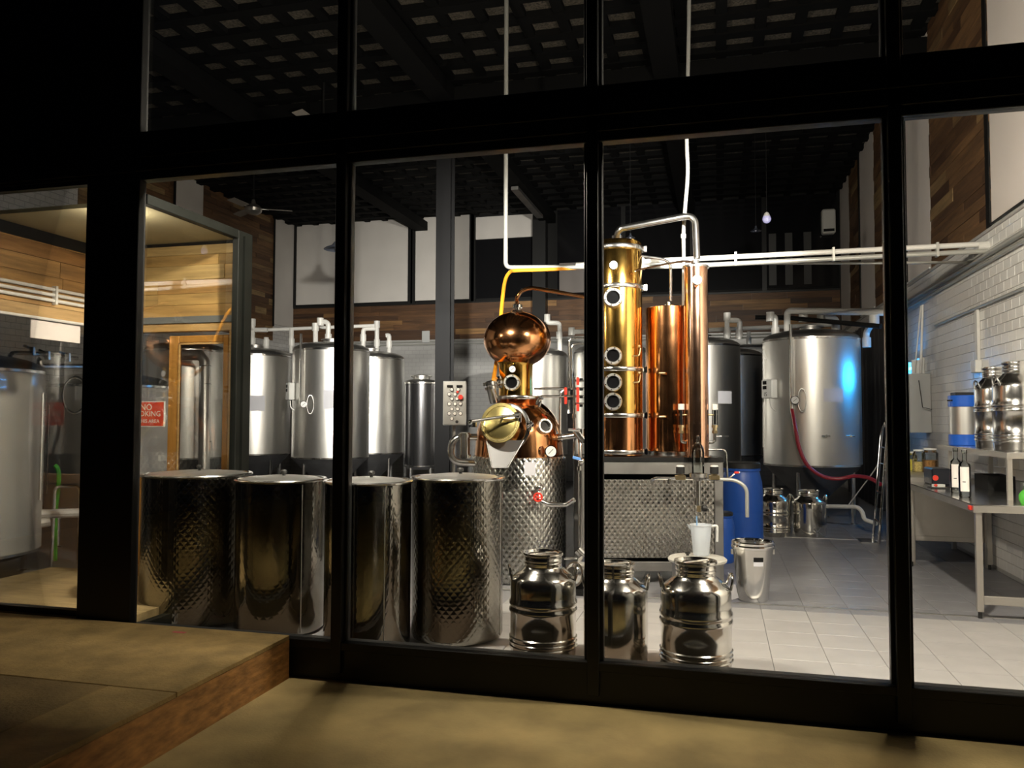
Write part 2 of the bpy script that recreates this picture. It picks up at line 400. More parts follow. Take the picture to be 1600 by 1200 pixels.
def planks(parent, me, axis, a0, a1, z0, z1, fixed, rowh, lo, hi, proud, seed, inward):
    """reclaimed boards: axis 0 runs along x, 1 along y; fixed is the wall plane, inward the side that faces the room"""
    random.seed(seed); z = z0
    while z < z1-.02:
        h = min(rowh*random.uniform(.8, 1.2), z1-z)
        if z1-(z+h) < .04: h = z1-z
        a = a0-random.uniform(0, lo)
        while a < a1:
            l = random.uniform(lo, hi); s, e = max(a, a0), min(a+l, a1); a += l
            if e-s < .03: continue
            th_ = .018+random.uniform(0, proud); c = (s+e)/2; pos = fixed+inward*th_/2
            if axis == 1: shared('plank', me, (pos, c, z+h/2), (th_, e-s-.003, h-.003), parent)
            else: shared('plank', me, (c, pos, z+h/2), (e-s-.003, th_, h-.003), parent)
        z += h
WINR = [(7.0, 8.87), (11.2, 12.5), (14.95, 16.35), (17.65, 18.9)]
bays = [(4.68, 7.0), (8.87, 11.2), (12.62, 14.95), (16.47, 17.65)]
for i, (a, b) in enumerate(bays): planks(wr, pu_y, 1, a, b, TT, HC, XR+.01, .135, .5, 1.7, .012, 20+i, -1)
MB().box(XR-.02, XR+.01, 4.68, YB, TT-.035, TT-.002).build('tile_cap', GROUT, wr)
for i, (a, b) in enumerate(WINR):
    wn = sempty('window_%d' % (i+1), ['tall window by the front, white blind down, on right plank wall', 'tall window with white blind above the bench kegs on right wall', 'tall narrow blind-covered window further along the right plank wall', 'blind-covered window next to the far right corner'][i], 'window', (XR, (a+b)/2, TT))
    MB().box(XR-.012, XR+.009, a, b, TT, HC).build('blind', BLIND, wn)
    MB().box(XR-.03, XR+.009, b+.002, b+.115, TT, HC).build('frame_bar', BLACK, wn)
    MB().cyl((XR-.03, a+.02, TT+.012), (XR-.03, b-.02, TT+.012), .012).build('bottom_rail', PLASTW if i else BLACK, wn)

# ---- back wall
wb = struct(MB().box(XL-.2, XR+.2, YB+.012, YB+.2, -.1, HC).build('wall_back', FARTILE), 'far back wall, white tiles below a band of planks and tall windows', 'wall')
MB().box(XL, XR, YB+.0105, YB+.0118, 4.47, HC).build('upper_cladding', BLACKM, wb)
planks(wb, pu_x, 0, XL, XR, TT+.03, 4.46, YB+.012, .12, .6, 2.0, .012, 40, -1)
BW = [(-10.78, -7.62, 4.56, HC-.02), (-7.42, -5.98, 4.56, HC-.02), (-5.82, -4.36, 6.04, 6.60)]
labs = ['wide white-blinded window in the left corner of the back wall', 'white-blinded window behind the grey steel column', 'dark window with its white blind drawn only a little way down']
for i, (a, b, z0, z1) in enumerate(BW):
    wn = sempty('window_%d' % (i+5), labs[i], 'window', ((a+b)/2, YB, 4.56))
    MB().box(a, b, YB-.02, YB+.011, z0, z1).build('blind', WHITEP, wn)
    if i == 2: MB().box(a, b, YB-.006, YB+.011, 4.56, z0-.01).build('pane', DARKG, wn)
    for x in (a-.06, b+.06): MB().box(x-.06, x+.06, YB-.04, YB+.011, 4.5, HC-.02).build('frame_bar', BLACK, wn)
wn = sempty('window_8', 'long row of dark panes along the upper right of the back wall', 'window', (-.8, YB, 4.56))
for a, b in ((-3.75, -2.2), (-2.1, -.6), (-.5, 1.0), (1.1, 2.6)): MB().box(a, b, YB-.006, YB+.011, 4.56, HC-.05).build('pane', DARKG, wn)
for x in (-2.15, -.55, 1.05): MB().box(x-.05, x+.05, YB-.03, YB+.011, 4.5, HC-.05).build('frame_bar', BLACK, wn)
MB().box(-3.7, -2.7, YB-.012, YB-.006, 4.62, 5.35).build('drawn_panel', mat('dim_panel', (.20, .18, .17), 0, .9), wn)
for x in (1.15, 1.5, 1.9): MB().box(x, x+.16, YB-.02, YB-.007, 4.62, 5.8).build('curtain_strip', mat('grey_strip', (.09, .09, .09), 0, .9), wn)
trim = struct(MB().box(XL, XR, YB-.03, YB+.011, 4.462, 4.50).build('trim_3', BLACK), 'black rail over the plank band of the back wall', 'trim')
c = struct(MB().box(-4.30, -3.98, YB-.32, YB-.04, FL, HC-.3).build('trim_4', BLACK), 'black steel column standing against the back wall', 'column')
trim = struct(MB().tube([(-9.4, YB-.03, TT-.02), (XR-.1, YB-.03, TT-.02)], .02).tube([(-9.4, YB-.03, TT-.09), (XR-.1, YB-.03, TT-.09)], .02).build('trim_5', GALV), 'pair of grey conduits running along the back wall under the planks', 'conduit')

# ---- left wall
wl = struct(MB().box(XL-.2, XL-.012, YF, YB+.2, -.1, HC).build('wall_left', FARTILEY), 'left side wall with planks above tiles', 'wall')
planks(wl, pu_y, 1, 11.6, 18.0, TT, HC, XL-.012, .135, .5, 1.8, .012, 60, 1)
for i, (a, b) in enumerate(((14.15, 15.05), (18.0, 18.93))):
    wn = sempty('window_%d' % (9+i), ['narrow white blind set into the left plank wall', 'white blind on left wall beside the back corner'][i], 'window', (XL, (a+b)/2, 3.6))
    MB().box(XL+.022, XL+.045, a, b, 3.95 if i else 4.4, HC).build('blind', WHITEP, wn)
    MB().box(XL+.022, XL+.05, a-.05, a-.002, 3.9, HC).build('frame_bar', BLACKM, wn)

# ---- ceiling, waffle ribs and beams
ce = struct(MB().box(XL-.2, XR+.2, YF-.3, YB+.2, HC+.02, HC+.2).build('ceiling', CEILP), 'high black waffle ceiling with speckled panels in its cells', 'ceiling')
ub = unit_mesh('ceiling_rib', CEILB)
y = 5.0
while y < YB:
    shared('ceiling_rib', ub, ((XL+XR)/2, y, HC-.025), (XR-XL, .17, .09), ce); y += .52
x = XL+.2
while x < XR:
    shared('cross_rib', ub, (x, (YF+YB)/2, HC-.015), (.14, YB-YF, .07), ce); x += .49
for k, x in enumerate((-7.27, -3.96, -.66)):
    b = struct(MB().box(x-.17, x+.17, YF+.1, YB-.01, HC-.36, HC-.14).build('trim_%d' % (6+k), CEILB), ['black ceiling beam over the left fermenters', 'black ceiling beam ending at the grey column', 'black ceiling beam above the copper still'][k], 'beam')
b = struct(MB().box(XL, XR, 11.2, 11.45, HC-.42, HC-.14).build('trim_9', CEILB), 'black beam crossing the ceiling from wall to wall', 'beam')
# free-standing H column
cx, cyy = -3.96, 11.32
hc = struct(MB().box(cx-.115, cx+.115, cyy-.1, cyy-.085, FL, HC-.42).box(cx-.115, cx+.115, cyy+.085, cyy+.1, FL, HC-.42).box(cx-.006, cx+.006, cyy-.085, cyy+.085, FL, HC-.42).build('trim_10', COLG), 'free-standing grey steel H column among the tanks', 'column')

# ---- glazed front
fr = sempty('wall_front', 'black steel frame of the glazed shop front', 'glazed front', (-1, YF, 0))
def fbar(name, x0, x1, z0, z1, d0=-.05, d1=.07): return MB().box(x0, x1, YF+d0, YF+d1, z0, z1).build(name, BLACK, fr, bevel=.004)
SILL, TB, TTP = .235, 3.19, 3.515
MULX = [-2.26, -.687, .908, 2.50]
for x in MULX:
    fbar('mullion', x-.034, x+.034, .05, HC, -.06, .08); fbar('glazing_bead', x-.054, x+.054, SILL, TB, -.02, .03)
    fbar('glazing_bead', x-.054, x+.054, TTP, HC, -.02, .03)
fbar('door_post', -4.16, -3.738, 0, HC, -.05, .02)
fbar('upper_panel', -7.5, -4.16, 3.22, HC, -.04, .04)
fbar('transom', -7.5, XR, TB+.05, TTP-.07, -.06, .05); fbar('transom_lower_bead', -3.76, XR, TB, TB+.05, -.035, .05)
fbar('transom_upper_bead', -3.76, XR, TTP-.07, TTP, -.045, .05); fbar('transom_rib', -3.76, XR, 3.33, 3.345, -.068, -.06)
fbar('sill', -3.76, XR, .0, SILL-.05, -.03, .055); fbar('sill_bead', -3.76, XR, SILL-.05, SILL, -.05, .06)
px = [-3.76]+MULX
for a, b in zip(px, px[1:]):
    for z0, z1 in ((SILL, TB), (TTP, HC)):
        MB().box(a+(.05 if a > -3 else -.005), b-.05, YF-.003, YF+.003, z0, z1).build('pane', GLASS, fr)
dr = sempty('door_1', 'black-framed glass entrance door beside the wide black post', 'door', (-4.75, YF, .27))
MB().box(-5.33, -4.16, YF-.003, YF+.003, .30, 3.2).build('pane', GLASS, dr)
MB().box(-5.40, -5.33, YF-.03, YF+.03, .27, 3.2).box(-5.33, -4.16, YF-.03, YF+.03, .262, .30).box(-5.40, -4.16, YF-.03, YF+.03, 3.19, 3.24).build('door_frame', BLACK, dr)

# ---- vestibule behind the entrance door
VX0, VX1, VY, VZ = -5.2, -3.76, 5.80, 3.07
ve = sempty('wall_vestibule', 'plank-clad walls of the small glazed entrance lobby', 'wall', (-4.5, VY, 2.4))
MB().box(VX0-.05, VX1-.03, VY, VY+.05, 2.44, VZ).build('end_board', BLACKM, ve)
planks(ve, pv_x, 0, VX0, VX1-.03, 2.44, VZ-.03, VY, .105, .7, 1.6, .006, 71, -1)
MB().box(VX0-.06, VX0-.012, YF+.1, VY+.05, 2.38, VZ).build('side_board', BLACKM, ve)
planks(ve, pv_y, 1, YF+.1, VY-.03, 2.38, VZ-.03, VX0-.012, .12, .5, 1.3, .006, 72, 1)
MB().box(VX0, VX1-.03, VY-.03, VY+.05, 2.385, 2.44).build('steel_lintel', mat('grey_lintel', (.16, .17, .17), 0, .4), ve)
MB().box(VX0-.03, VX0+.03, YF+.1, VY-.03, VZ-.09, VZ).build('top_beam', BLACK, ve)
ceil_v = struct(MB().box(VX0-.06, VX1-.02, YF+.1, VY+.05, VZ, VZ+.03).build('ceiling_lobby', VCEIL), 'pale board ceiling of the entrance lobby', 'ceiling')
ga = sempty('window_11', 'glass partition in dark olive frame between lobby and hall', 'partition', (VX1, 5.2, .1))
MB().box(VX1-.028, VX1+.028, 5.64, 5.84, .1, VZ+.04).build('frame_post', OLIVEF, ga, bevel=.004)
MB().box(VX1+.028, VX1+.05, 5.70, 5.78, .1, VZ).build('post_rib', OLIVEF, ga)
MB().box(VX1-.03, VX1+.03, YF+.022, 5.64, VZ-.03, VZ+.04).build('top_rail', OLIVEF, ga, bevel=.004)
MB().box(VX1-.003, VX1+.003, YF+.022, 5.64, .22, VZ-.03).build('pane', GLASSL, ga)
MB().box(VX1-.03, VX1+.03, YF+.11, 5.64, .1, .22).build('bottom_rail', OLIVEF, ga)
wf = sempty('window_12', 'wood-framed glass screen at the end of the lobby', 'window', (-4.85, VY, .1))
MB().box(VX0, VX1-.04, VY-.02, VY+.06, 2.315, 2.385).build('head_rail', FRAMEW, wf, bevel=.004)
MB().box(-3.90, VX1-.04, VY-.02, VY+.06, .1, 2.315).build('side_post', FRAMEW, wf, bevel=.004)
MB().box(VX0, -4.49, VY+.012, VY+.018, 1.1, 2.315).build('pane', GLASSL, wf)
MB().box(VX0, -4.49, VY-.01, VY+.05, 1.02, 1.1).build('mid_rail', DOORW, wf, bevel=.004)
MB().box(VX0, -4.49, VY, VY+.04, .35, 1.02).build('lower_panel', DOORW, wf)
MB().box(VX0, -4.49, VY-.012, VY+.05, .1, .35).build('kick_board', FRAMEW, wf)
d2 = sempty('door_2', 'orange wooden door with a tall glass pane in the lobby', 'door', (-4.2, VY, .1))
d0, d1, dt = -4.48, -3.91, 2.28
MB().box(d0, d0+.10, VY-.012, VY+.03, .27, dt).build('stile', DOORW, d2, bevel=.006)
MB().box(d1-.05, d1, VY-.012, VY+.03, .27, dt).build('stile', DOORW, d2, bevel=.006)
MB().box(d0+.10, d1-.05, VY-.012, VY+.03, dt-.06, dt).build('top_rail', DOORW, d2, bevel=.006)
MB().box(d0+.10, d1-.05, VY-.012, VY+.03, .27, .5).build('bottom_rail', DOORW, d2, bevel=.006)
MB().box(d0+.10, d1-.05, VY+.006, VY+.012, .5, dt-.06).build('pane', GLASSL, d2)
MB().box(d0+.10, d0+.115, VY-.018, VY-.012, .5, dt-.06).box(d0+.10, d1-.05, VY-.018, VY-.012, dt-.075, dt-.06).build('glazing_bead', FRAMEW, d2)
ws = sempty('window_13', 'glazed side of the lobby facing the left tanks', 'window', (VX0, 5.2, .3))
MB().box(VX0-.004, VX0+.002, YF+.12, VY-.06, .32, 2.36).build('pane', GLASSL, ws)
MB().box(VX0-.03, VX0+.02, VY-.06, VY-.01, .28, 2.38).build('frame_post', DOORW, ws)
MB().tube([(VX0+.03, YF+.12, 2.375), (VX0+.03, VY-.06, 2.375)], .012).build('white_edge', PVC, ws)
MB().box(VX0+.003, VX0+.012, 5.08, 5.58, 2.215, 2.36).build('short_blind', BLIND, ws)
vp = struct(MB().box(-5.75, VX1-.06, YF+.04, VY+.13, .1, .262).build('floor_lobby', mat('lobby_board', (.50, .36, .17), 0, .6, var=.25, vscale=5, stretch=(1, 6, 1), bump=.2)), 'lit wooden boards of the lobby floor', 'floor')
sg = thing('no_smoking_sign', 'red NO SMOKING sign with white letters on the lobby glass', 'sign', tuple(ony(229, 667, VY)))
a, b = ony(201, 627, VY-.0), ony(257, 667, VY); sx0, sx1, sz0, sz1 = a.x, b.x, b.z, a.z
MB().box(sx0, sx1, VY-.004, VY+.0115, sz0, sz1).build('plate', SIGNW, sg)
MB().box(sx0+.008, sx1-.008, VY-.0048, VY-.0038, sz0+.008, sz1-.008).build('red_field', SIGNR, sg)
RXF = M4.Rotation(pi/2, 4, 'X'); scx = (sx0+sx1)/2
for s_, dz, sz in (('NO', .055, .075), ('SMOKING', .0, .065), ('IN THIS AREA', -.062, .044)):
    text('lettering', s_, sz, M4.Translation((scx, VY-.0055, (sz0+sz1)/2+dz)) @ RXF, SIGNW, sg)
lc = [VX0+.02]
for i, dz in enumerate((.0, .045, .09)):
    tag(MB().tube([(VX0+.028, YF+.12, 2.62-dz), (VX0+.028, VY-.07, 2.62-dz)], .014).build('wall_conduit', PVC), ['topmost of three white conduits on the lobby plank wall', 'middle of three white conduits on the lobby plank wall', 'lowest of three white conduits on the lobby plank wall'][i], 'conduit', 'lobby conduits')
tag(MB().box(VX0+.008, VX0+.05, 5.28, 5.30, 2.50, 2.65).build('conduit_clamp', PVC), 'white clamp strapping three conduits to the lobby wall', 'clamp')
# ---- wooden deck outside
dk = thing('entrance_deck', 'low box deck of chipboard sides and worn boards outside the door', 'deck', (-5, 3, 0))
MB().box(-7.5, -2.56, 3.42, YF-.075, .235, .262).build('top_board', DECKT, dk, bevel=.003)
MB().box(-7.5, -2.955, .9, 3.41, .235, .262).build('top_board', DECKD, dk, bevel=.003)
MB().box(-2.953, -2.56, .9, 3.414, .235, .261).build('top_board', DECKT, dk, bevel=.003)
MB().box(-2.585, -2.56, .9, YF-.075, .0, .234).build('side_panel', OSB, dk)
MB().box(-7.5, -2.60, 1.0, YF-.10, .0, .234).build('deck_frame', BLACKM, dk)
p = onz(280, 988, .262); MB().box(p.x-.045, p.x+.045, p.y-.015, p.y+.015, .2622, .2632).build('pink_mark', mat('pink_tape', (.6, .12, .12), 0, .8), dk)

# ================================================================== LIGHT FITTINGS behind the transom; floods and lobby lamp are added fill
def flood(x, z, tx, ty, tz, label, power, size=.2, spread=150, col=WARM, y=YF+.30):  # hidden floods added to brighten the far end of the hall
    t = thing('fill_flood_light', label, 'flood light', (x, y, z), 'added flood lights')
    d = (V((tx, ty, tz))-V((x, y, z))).normalized(); R = rotto(d)
    MB().obox((x, y, z), (.26, .19, .07), M=R).build('housing', BLACKM, t, bevel=.01)
    MB().obox(V((x, y, z))+d*.036, (.22, .15, .004), M=R).build('lens', LENS, t)
    MB().box(x-.02, x+.02, YF+.045, y-.03, z-.012, z+.012).build('bracket', BLACKM, t)
    area('lamp', tuple(V((x, y, z))+d*.045), (tx, ty, tz), size, power, col, spread, t)
def bulb_lamp(x, z, label, power, cap, y=YF+.17):
    t = thing('work_lamp', label, 'lamp', (x, y, z), 'capped work lamps on the window posts')
    MB().box(x-.01, x+.01, YF+.045, y+.01, z+.052, z+.062).build('bracket', BLACKM, t)
    MB().cyl((x, y, z+.044), (x, y, z+.056), .018).build('socket', BLACKM, t)
    MB().lathe([(0, .058), (cap, .056), (cap, .059), (0, .064)], (x, y, z), 28).build('added_shade_cap', BLACKM, t)  # cap added to keep the lamp's upward light off the ceiling
    MB().sphere((x, y, z), .046).build('globe', LENS, t)
    l = bpy.data.lights.new('lamp', 'POINT'); l.shadow_soft_size = .055; l.energy = power; l.color = WARM
    o = bpy.data.objects.new('lamp', l); COL.objects.link(o); o.parent = t
bulb_lamp(-2.30, 3.50, 'lamp with an added cap on the window post behind the steel vats', POW_A, .088)
ll = thing('lobby_fill_lamp', 'small added fill lamp on the lobby ceiling behind the wide black post', 'lamp', (-4.12, YF+.22, VZ-.06))  # unseen lamp added to brighten the lobby
MB().cyl((-4.12, YF+.22, VZ-.045), (-4.12, YF+.22, VZ), .04).build('base', BLACKM, ll)
MB().sphere((-4.12, YF+.22, VZ-.085), .035).build('globe', LENS, ll)
l_ = bpy.data.lights.new('lamp', 'POINT'); l_.energy = POW_L; l_.color = WARM; l_.shadow_soft_size = .042
o_ = bpy.data.objects.new('lamp', l_); COL.objects.link(o_); o_.parent = ll; o_.location = (0, 0, -.025)
bulb_lamp(.95, 3.50, 'lamp with an added cap on the window post before the floor cans', POW_B, .115)
flood(-2.00, 3.42, -6.0, 16.0, 2.4, 'added narrow flood light aimed at the left fermenters', POW_FAR, .14, 48, NEUT)
flood(.62, 3.42, -3.0, 16.0, 3.2, 'added narrow flood light aimed at the back wall', POW_FAR, .14, 48, NEUT)

# ================================================================== helpers for round things
NF = V((-FW.x, -FW.y, 0)).normalized(); RH = V((NF.y*-1, NF.x, 0)); RH = V((cos(YAW), sin(YAW), 0))
FM = M4((RH, V((0, 0, 1)), NF)).transposed().to_4x4()        # local z faces the shop front, local x to the right
def mpx(n, t): return n*t/F
def ctr(xc, t, z=FL): p = at(xc, 650, t); return V((p.x, p.y, z))
def dial(parent, p, r, n=None, name='gauge', depth=.03, needle=.7):
    R = FM if n is None else rotto(n)
    g = MB().lathe([(0, 0), (r, 0), (r, depth), (r*.86, depth), (r*.86, depth-.004), (0, depth-.004)], p, 24, R).build(name, CHROME, parent)
    MB().lathe([(0, depth-.003), (r*.86, depth-.003), (r*.86, depth-.002), (0, depth-.002)], p, 24, R).build('dial_face', DIAL, g)
    MB().obox(V(p)+(R @ V((0, 0, depth-.001))), (r*1.1, r*.09, .001), M=R @ M4.Rotation(needle, 4, 'Z')).build('needle', BLACKM, g)
    return g
def porthole(parent, p, r, n, name='porthole', depth=.05):
    R = rotto(n)
    g = MB().lathe([(r*.7, -.06), (r, -.06), (r, depth*.7), (r*.93, depth), (r*.72, depth), (r*.70, depth*.8), (r*.66, depth*.4)], p, 28, R).build(name, SATIN, parent)
    MB().lathe([(0, depth*.38), (r*.68, depth*.38), (r*.68, depth*.42), (0, depth*.42)], p, 24, R).build('sight_glass', DARKG, g)
    for k in range(6):
        a = 2*pi*k/6+.3; q = V(p)+(R @ V((r*.84*cos(a), r*.84*sin(a), depth))); MB().cyl(q, q+(R @ V((0, 0, .008))), r*.07, seg=6).build('bolt', CHROME, g)
    return g

# ================================================================== FRONT: four engraved steel vats
def vat(xc, t, D, ztop, label, mt, ang=.6):
    c = ctr(xc, t); R = D/2*.975; o = thing('steel_vat', label, 'vat', c, 'engraved vats behind the window')
    H = ztop-FL
    MB().lathe([(0, 0), (R-.03, 0), (R-.008, .012), (R, .035), (R, H-.02)], c, 64).build('body', mt, o)
    MB().lathe([(R, H-.022), (D/2+.004, H-.018), (D/2+.006, H-.008), (D/2, 0+H), (R-.012, H), (R-.016, H-.02)], c, 64).build('rim', POL, o)
    MB().lathe([(R-.018, H-.012), (R-.05, H+.002), (R*.5, H+.014), (0, H+.018)], c, 48).build('lid', SATIN, o)
    kz = H+.016
    MB().lathe([(0, kz), (.012, kz), (.010, kz+.012), (.022, kz+.02), (.024, kz+.034), (.014, kz+.044), (0, kz+.045)], c+V((.02, 0, 0)), 16).build('knob', RUBBER, o)
    a = atan2(NF.y, NF.x)+ang
    MB().tube([c+V((R*cos(a), R*sin(a), .03))*1.0, c+V((R*cos(a), R*sin(a), H-.03))], .004, 6).build('weld_seam', STEEL, o)
    return o
vat(310, 6.05, .79, 1.179, 'widest engraved steel vat, next to the lobby partition', ENG_F, 1.2)
vat(441, 5.75, .633, 1.165, 'smooth-sided steel vat second from the lobby', ENG_S, .75)
vat(577, 5.33, .58, 1.186, 'slimmest steel vat, behind the window post, third from the lobby', ENG_S, .55)
v4 = vat(716, 5.58, .645, 1.193, 'engraved steel vat beside the pot still and milk can', ENG_F, 1.25)

# ================================================================== milk cans
def milkcan(name, label, c, R, H, group, ribs=True, mt=None, spigot=False, lidbar=True):
    mt = mt or CANM; o = thing(name, label, 'milk can', c, group)
    P = [(0, 0), (R*.93, 0), (R*.97, .008)]
    def beads(f0, n, w):
        for k in range(n):
            z = H*f0+w*k; P.extend([(R*.985, z-w*.40), (R*1.022, z-w*.17), (R*1.022, z+w*.17), (R*.985, z+w*.40)])
    if ribs: beads(.10, 3, .028)
    P.append((R*.985, H*.3))
    if ribs: beads(.45, 2, .044)
    P += [(R*.985, H*.6), (R*.985, H*.715), (R*.96, H*.745), (R*.88, H*.775), (R*.70, H*.825), (R*.58, H*.855), (R*.56, H*.87)]
    MB().lathe(P, c, 48).build('body', mt, o, sharp=50)
    N = [(R*.56, H*.868), (R*.56, H*.89), (R*.575, H*.895), (R*.575, H*.905), (R*.56, H*.91), (R*.56, H*.92), (R*.575, H*.925), (R*.575, H*.935), (R*.56, H*.94), (R*.56, H*.965), (R*.60, H*.975), (R*.61, H*.985), (R*.60, H*.992)]
    MB().lathe(N, c, 40).build('neck', mt, o, sharp=50)
    ld = MB().lathe([(R*.60, H*.985), (R*.60, H), (R*.56, H), (R*.53, H*.975), (0, H*.972)], c, 40).build('lid', mt, o, sharp=50)
    if lidbar:
        q = M4.Rotation(random.uniform(.2, .8), 4, 'Z')
        MB().tube([V(c)+(q @ V((R*.5*s, 0, H*.975+(.012 if abs(s) < .9 else 0)))) for s in (-1, -.8, 0, .8, 1)], .007).build('lid_bar', mt, ld)
    for s in (-1, 1):
        b = RH*s; ct = V(c)+b*(R*.93); pts = []
        for k in range(9):
            a = pi*k/8; pts.append(ct+NF*(cos(a)*R*.26)+V((0, 0, H*.735+sin(a)*R*.42))+b*(sin(a)*R*.10))
        MB().tube(pts, .008, 8).build('handle', mt, o)
    if spigot:
        p = V(c)+NF*R*.97+V((0, 0, .05)); MB().cyl(p, p+NF*.07, .014).cyl(p+NF*.05, p+NF*.05+V((0, 0, .05)), .009).cyl(p+NF*.06, p+NF*.06-V((0, 0, .035)), .011).build('spigot', CHROME, o)
    return o
random.seed(5)
milkcan('milk_can', 'ribbed steel milk can standing between engraved vat and black window post', ctr(849, 5.14), .212, .645, 'milk cans behind the window')
milkcan('milk_can', 'smooth-sided steel milk can with plain conical shoulder, by the window post', ctr(961, 5.02), .202, .60, 'milk cans behind the window', ribs=False)
milkcan('milk_can', 'ribbed steel milk can with a paper tag on its handle', ctr(1085, 4.86), .212, .645, 'milk cans behind the window')
p = at(1146, 925, 4.92); tg = thing('paper_tag', 'white paper tag hanging from the can handle', 'tag', p)
MB().obox(p, (.045, .004, .085), M=M4.Rotation(YAW, 4, 'Z') @ M4.Rotation(-.25, 4, 'Y')).build('tag_sheet', PAPER, tg)
MB().tube([p+V((0, 0, .04)), at(1138, 895, 4.86)], .002, 5).build('string', PAPER, tg)
milkcan('milk_can', 'ribbed milk can on floor between blue barrel and can with open mouth', ctr(1207, 10.35), .205, .60, 'milk cans at the far tanks')
milkcan('milk_can', 'plain milk can on the floor below the controller-fitted tank', ctr(1262, 10.35), .215, .58, 'milk cans at the far tanks', ribs=False, spigot=True)

# bucket pair
c = ctr(1174, 6.68)
for k, lb in enumerate(('steel bucket with small dark label on the floor by the blue barrel', 'steel bucket nested inside the labelled bucket')):
    o = thing('steel_bucket', lb, 'bucket', c+V((0, 0, .03*k+.001)), 'nested buckets'); b = c+V((0, 0, .001+.03*k)); q = .0 if k == 0 else -.004
    h = .455
    MB().lathe([(0, .004), (.112+q, .004), (.114+q, 0), (.122+q, .012), (.155+q, h*.8), (.165+q, h-.02), (.163+q, h-.02), (.153+q, h*.8), (.118+q, .016), (0, .01)], b, 40).build('body', POL, o)
    MB().lathe([(.163+q, h-.03), (.173+q, h-.026), (.175+q, h-.008), (.168+q, h), (.160+q, h-.004)], b, 40).build('rim', CHROME, o)
    if k == 0:
        s = MB(); ph = .05
        for s0 in (-.05,): s.lathe([(.1585, .335), (.1605, .37)], b, 6, a0=atan2(NF.y, NF.x)-.25, a1=atan2(NF.y, NF.x)+.25)
        s.build('label_sticker', BLACKM, o)
        MB().lathe([(.156, .30), (.1582, .334)], b, 6, a0=atan2(NF.y, NF.x)-.25, a1=atan2(NF.y, NF.x)+.25).build('sticker_margin', PAPER, o)
        for sgn in (-1, 1): MB().obox(b+RH*sgn*.172+V((0, 0, h-.06)), (.012, .03, .04), YAW).build('handle_lug', STEEL, o)

# ================================================================== POT STILL
tp = 7.68; pc = ctr(811, tp)
st = thing('pot_still', 'copper pot still with round ball head on engraved steel jacket', 'pot still', pc)
RJ = .452; ZJ = 1.235
MB().lathe([(0, 0), (RJ-.02, 0), (RJ, .02), (RJ, ZJ-FL-.02), (RJ-.008, ZJ-FL), (RJ-.04, ZJ-FL+.004)], pc, 80).build('jacket', ENG_J, st)
prof = [(.425, ZJ-FL-.01), (.425, ZJ-FL+.03), (.418, ZJ-FL+.10)]
for k in range(13):
    a = k/12*1.15; prof.append((.415*cos(a)+.0, ZJ-FL+.14+.43*sin(a)))
prof = [q for q in prof if q[0] > .185]+[(.175, 1.785-FL)]
MB().lathe(prof, pc, 64).build('pot_dome', COP, st)
MB().lathe([(.17, 1.775-FL), (.235, 1.775-FL), (.24, 1.785-FL), (.24, 1.80-FL), (.235, 1.81-FL), (.16, 1.81-FL)], pc, 48).build('flange', POL, st)
nk = ctr(806, tp)
MB().lathe([(.165, 1.80-FL), (.162, 1.95-FL), (.165, 2.10-FL), (.185, 2.14-FL)], nk, 40).build('neck', COPY, st)
bc = ctr(808, tp, 0); zb = 2.352
MB().sphere(bc+V((0, 0, zb)), .325, .272, 48, 24).build('ball_head', COPB, st)
MB().lathe([(.075, 2.605), (.055, 2.63), (.03, 2.64), (.03, 2.66), (.048, 2.662), (.048, 2.69), (.028, 2.70), (.024, 2.72)], bc, 24).build('outlet_fitting', CHROME, st)
arm = arcs([bc+V((0, 0, 2.70)), at(808, 465, tp), at(815, 455, tp), at(828, 450.5, tp), at(842, 451.5, tp), at(900, 461.5, tp), at(935, 468.5, 7.66)], 5)
MB().tube(arm, .02, 12).build('lyne_arm', COP, st)
dial(st, at(801, 577, tp-.165), .036, NF+RH*-.1)
porthole(st, at(800.5, 598, tp-.14), .078, NF+RH*-.15, depth=.06)
# manway: collar, ring, chute, half-open brass door with its clamp bar
nm = (NF+RH*-.28+V((0, 0, .12))).normalized(); Rm = rotto(nm); mc = at(793, 668, 7.29)
MB().lathe([(.19, -.25), (.19, .0), (.218, .0), (.22, .02), (.20, .03), (.185, .03), (.18, -.02), (.17, -.22)], mc, 48, Rm).build('manway_ring', POL, st)
MB().lathe([(0, -.12), (.185, -.12), (.185, -.115), (0, -.115)], mc, 32, Rm).build('manway_dark', BLACKM, st)
nd = (NF+RH*-.35+V((0, 0, .28))).normalized(); Rd = rotto(nd); dc = at(781.5, 660.5, 7.10)
door = MB().lathe([(0, -.012), (.178, -.012), (.183, -.006), (.183, .006), (.178, .012), (.15, .012), (.145, .008), (.05, .02), (0, .022)], dc, 48, Rd).build('manway_door', BRASS, st)
b = MB()
for k in range(40):
    a = -pi*.95+k*(pi*.95/40)*1.0+.1
    if k % 9 == 8: continue
    b.obox(dc+(Rd @ V((.164*cos(a), .164*sin(a), .013))), (.004, .014, .003), M=Rd @ M4.Rotation(a, 4, 'Z'))
b.build('embossed_ring', BRASSV, door)
MB().tube([at(738, 658, 7.0), at(812, 647.5, 7.02)], .014, 10).build('clamp_bar', POL, st)
MB().tube([dc+nd*.01, at(786, 651, 7.0)], .012).build('clamp_pin', POL, st)
MB().obox(at(808, 648.5, 7.03), (.05, .04, .05), .2).obox(at(812, 652, 7.06), (.03, .05, .09), .2).build('clamp_bracket', POL, st, bevel=.004)
MB().tube([at(784, 655, 7.05), at(811, 658, 7.06)], .008).build('hinge_arm', BRASSV, st)
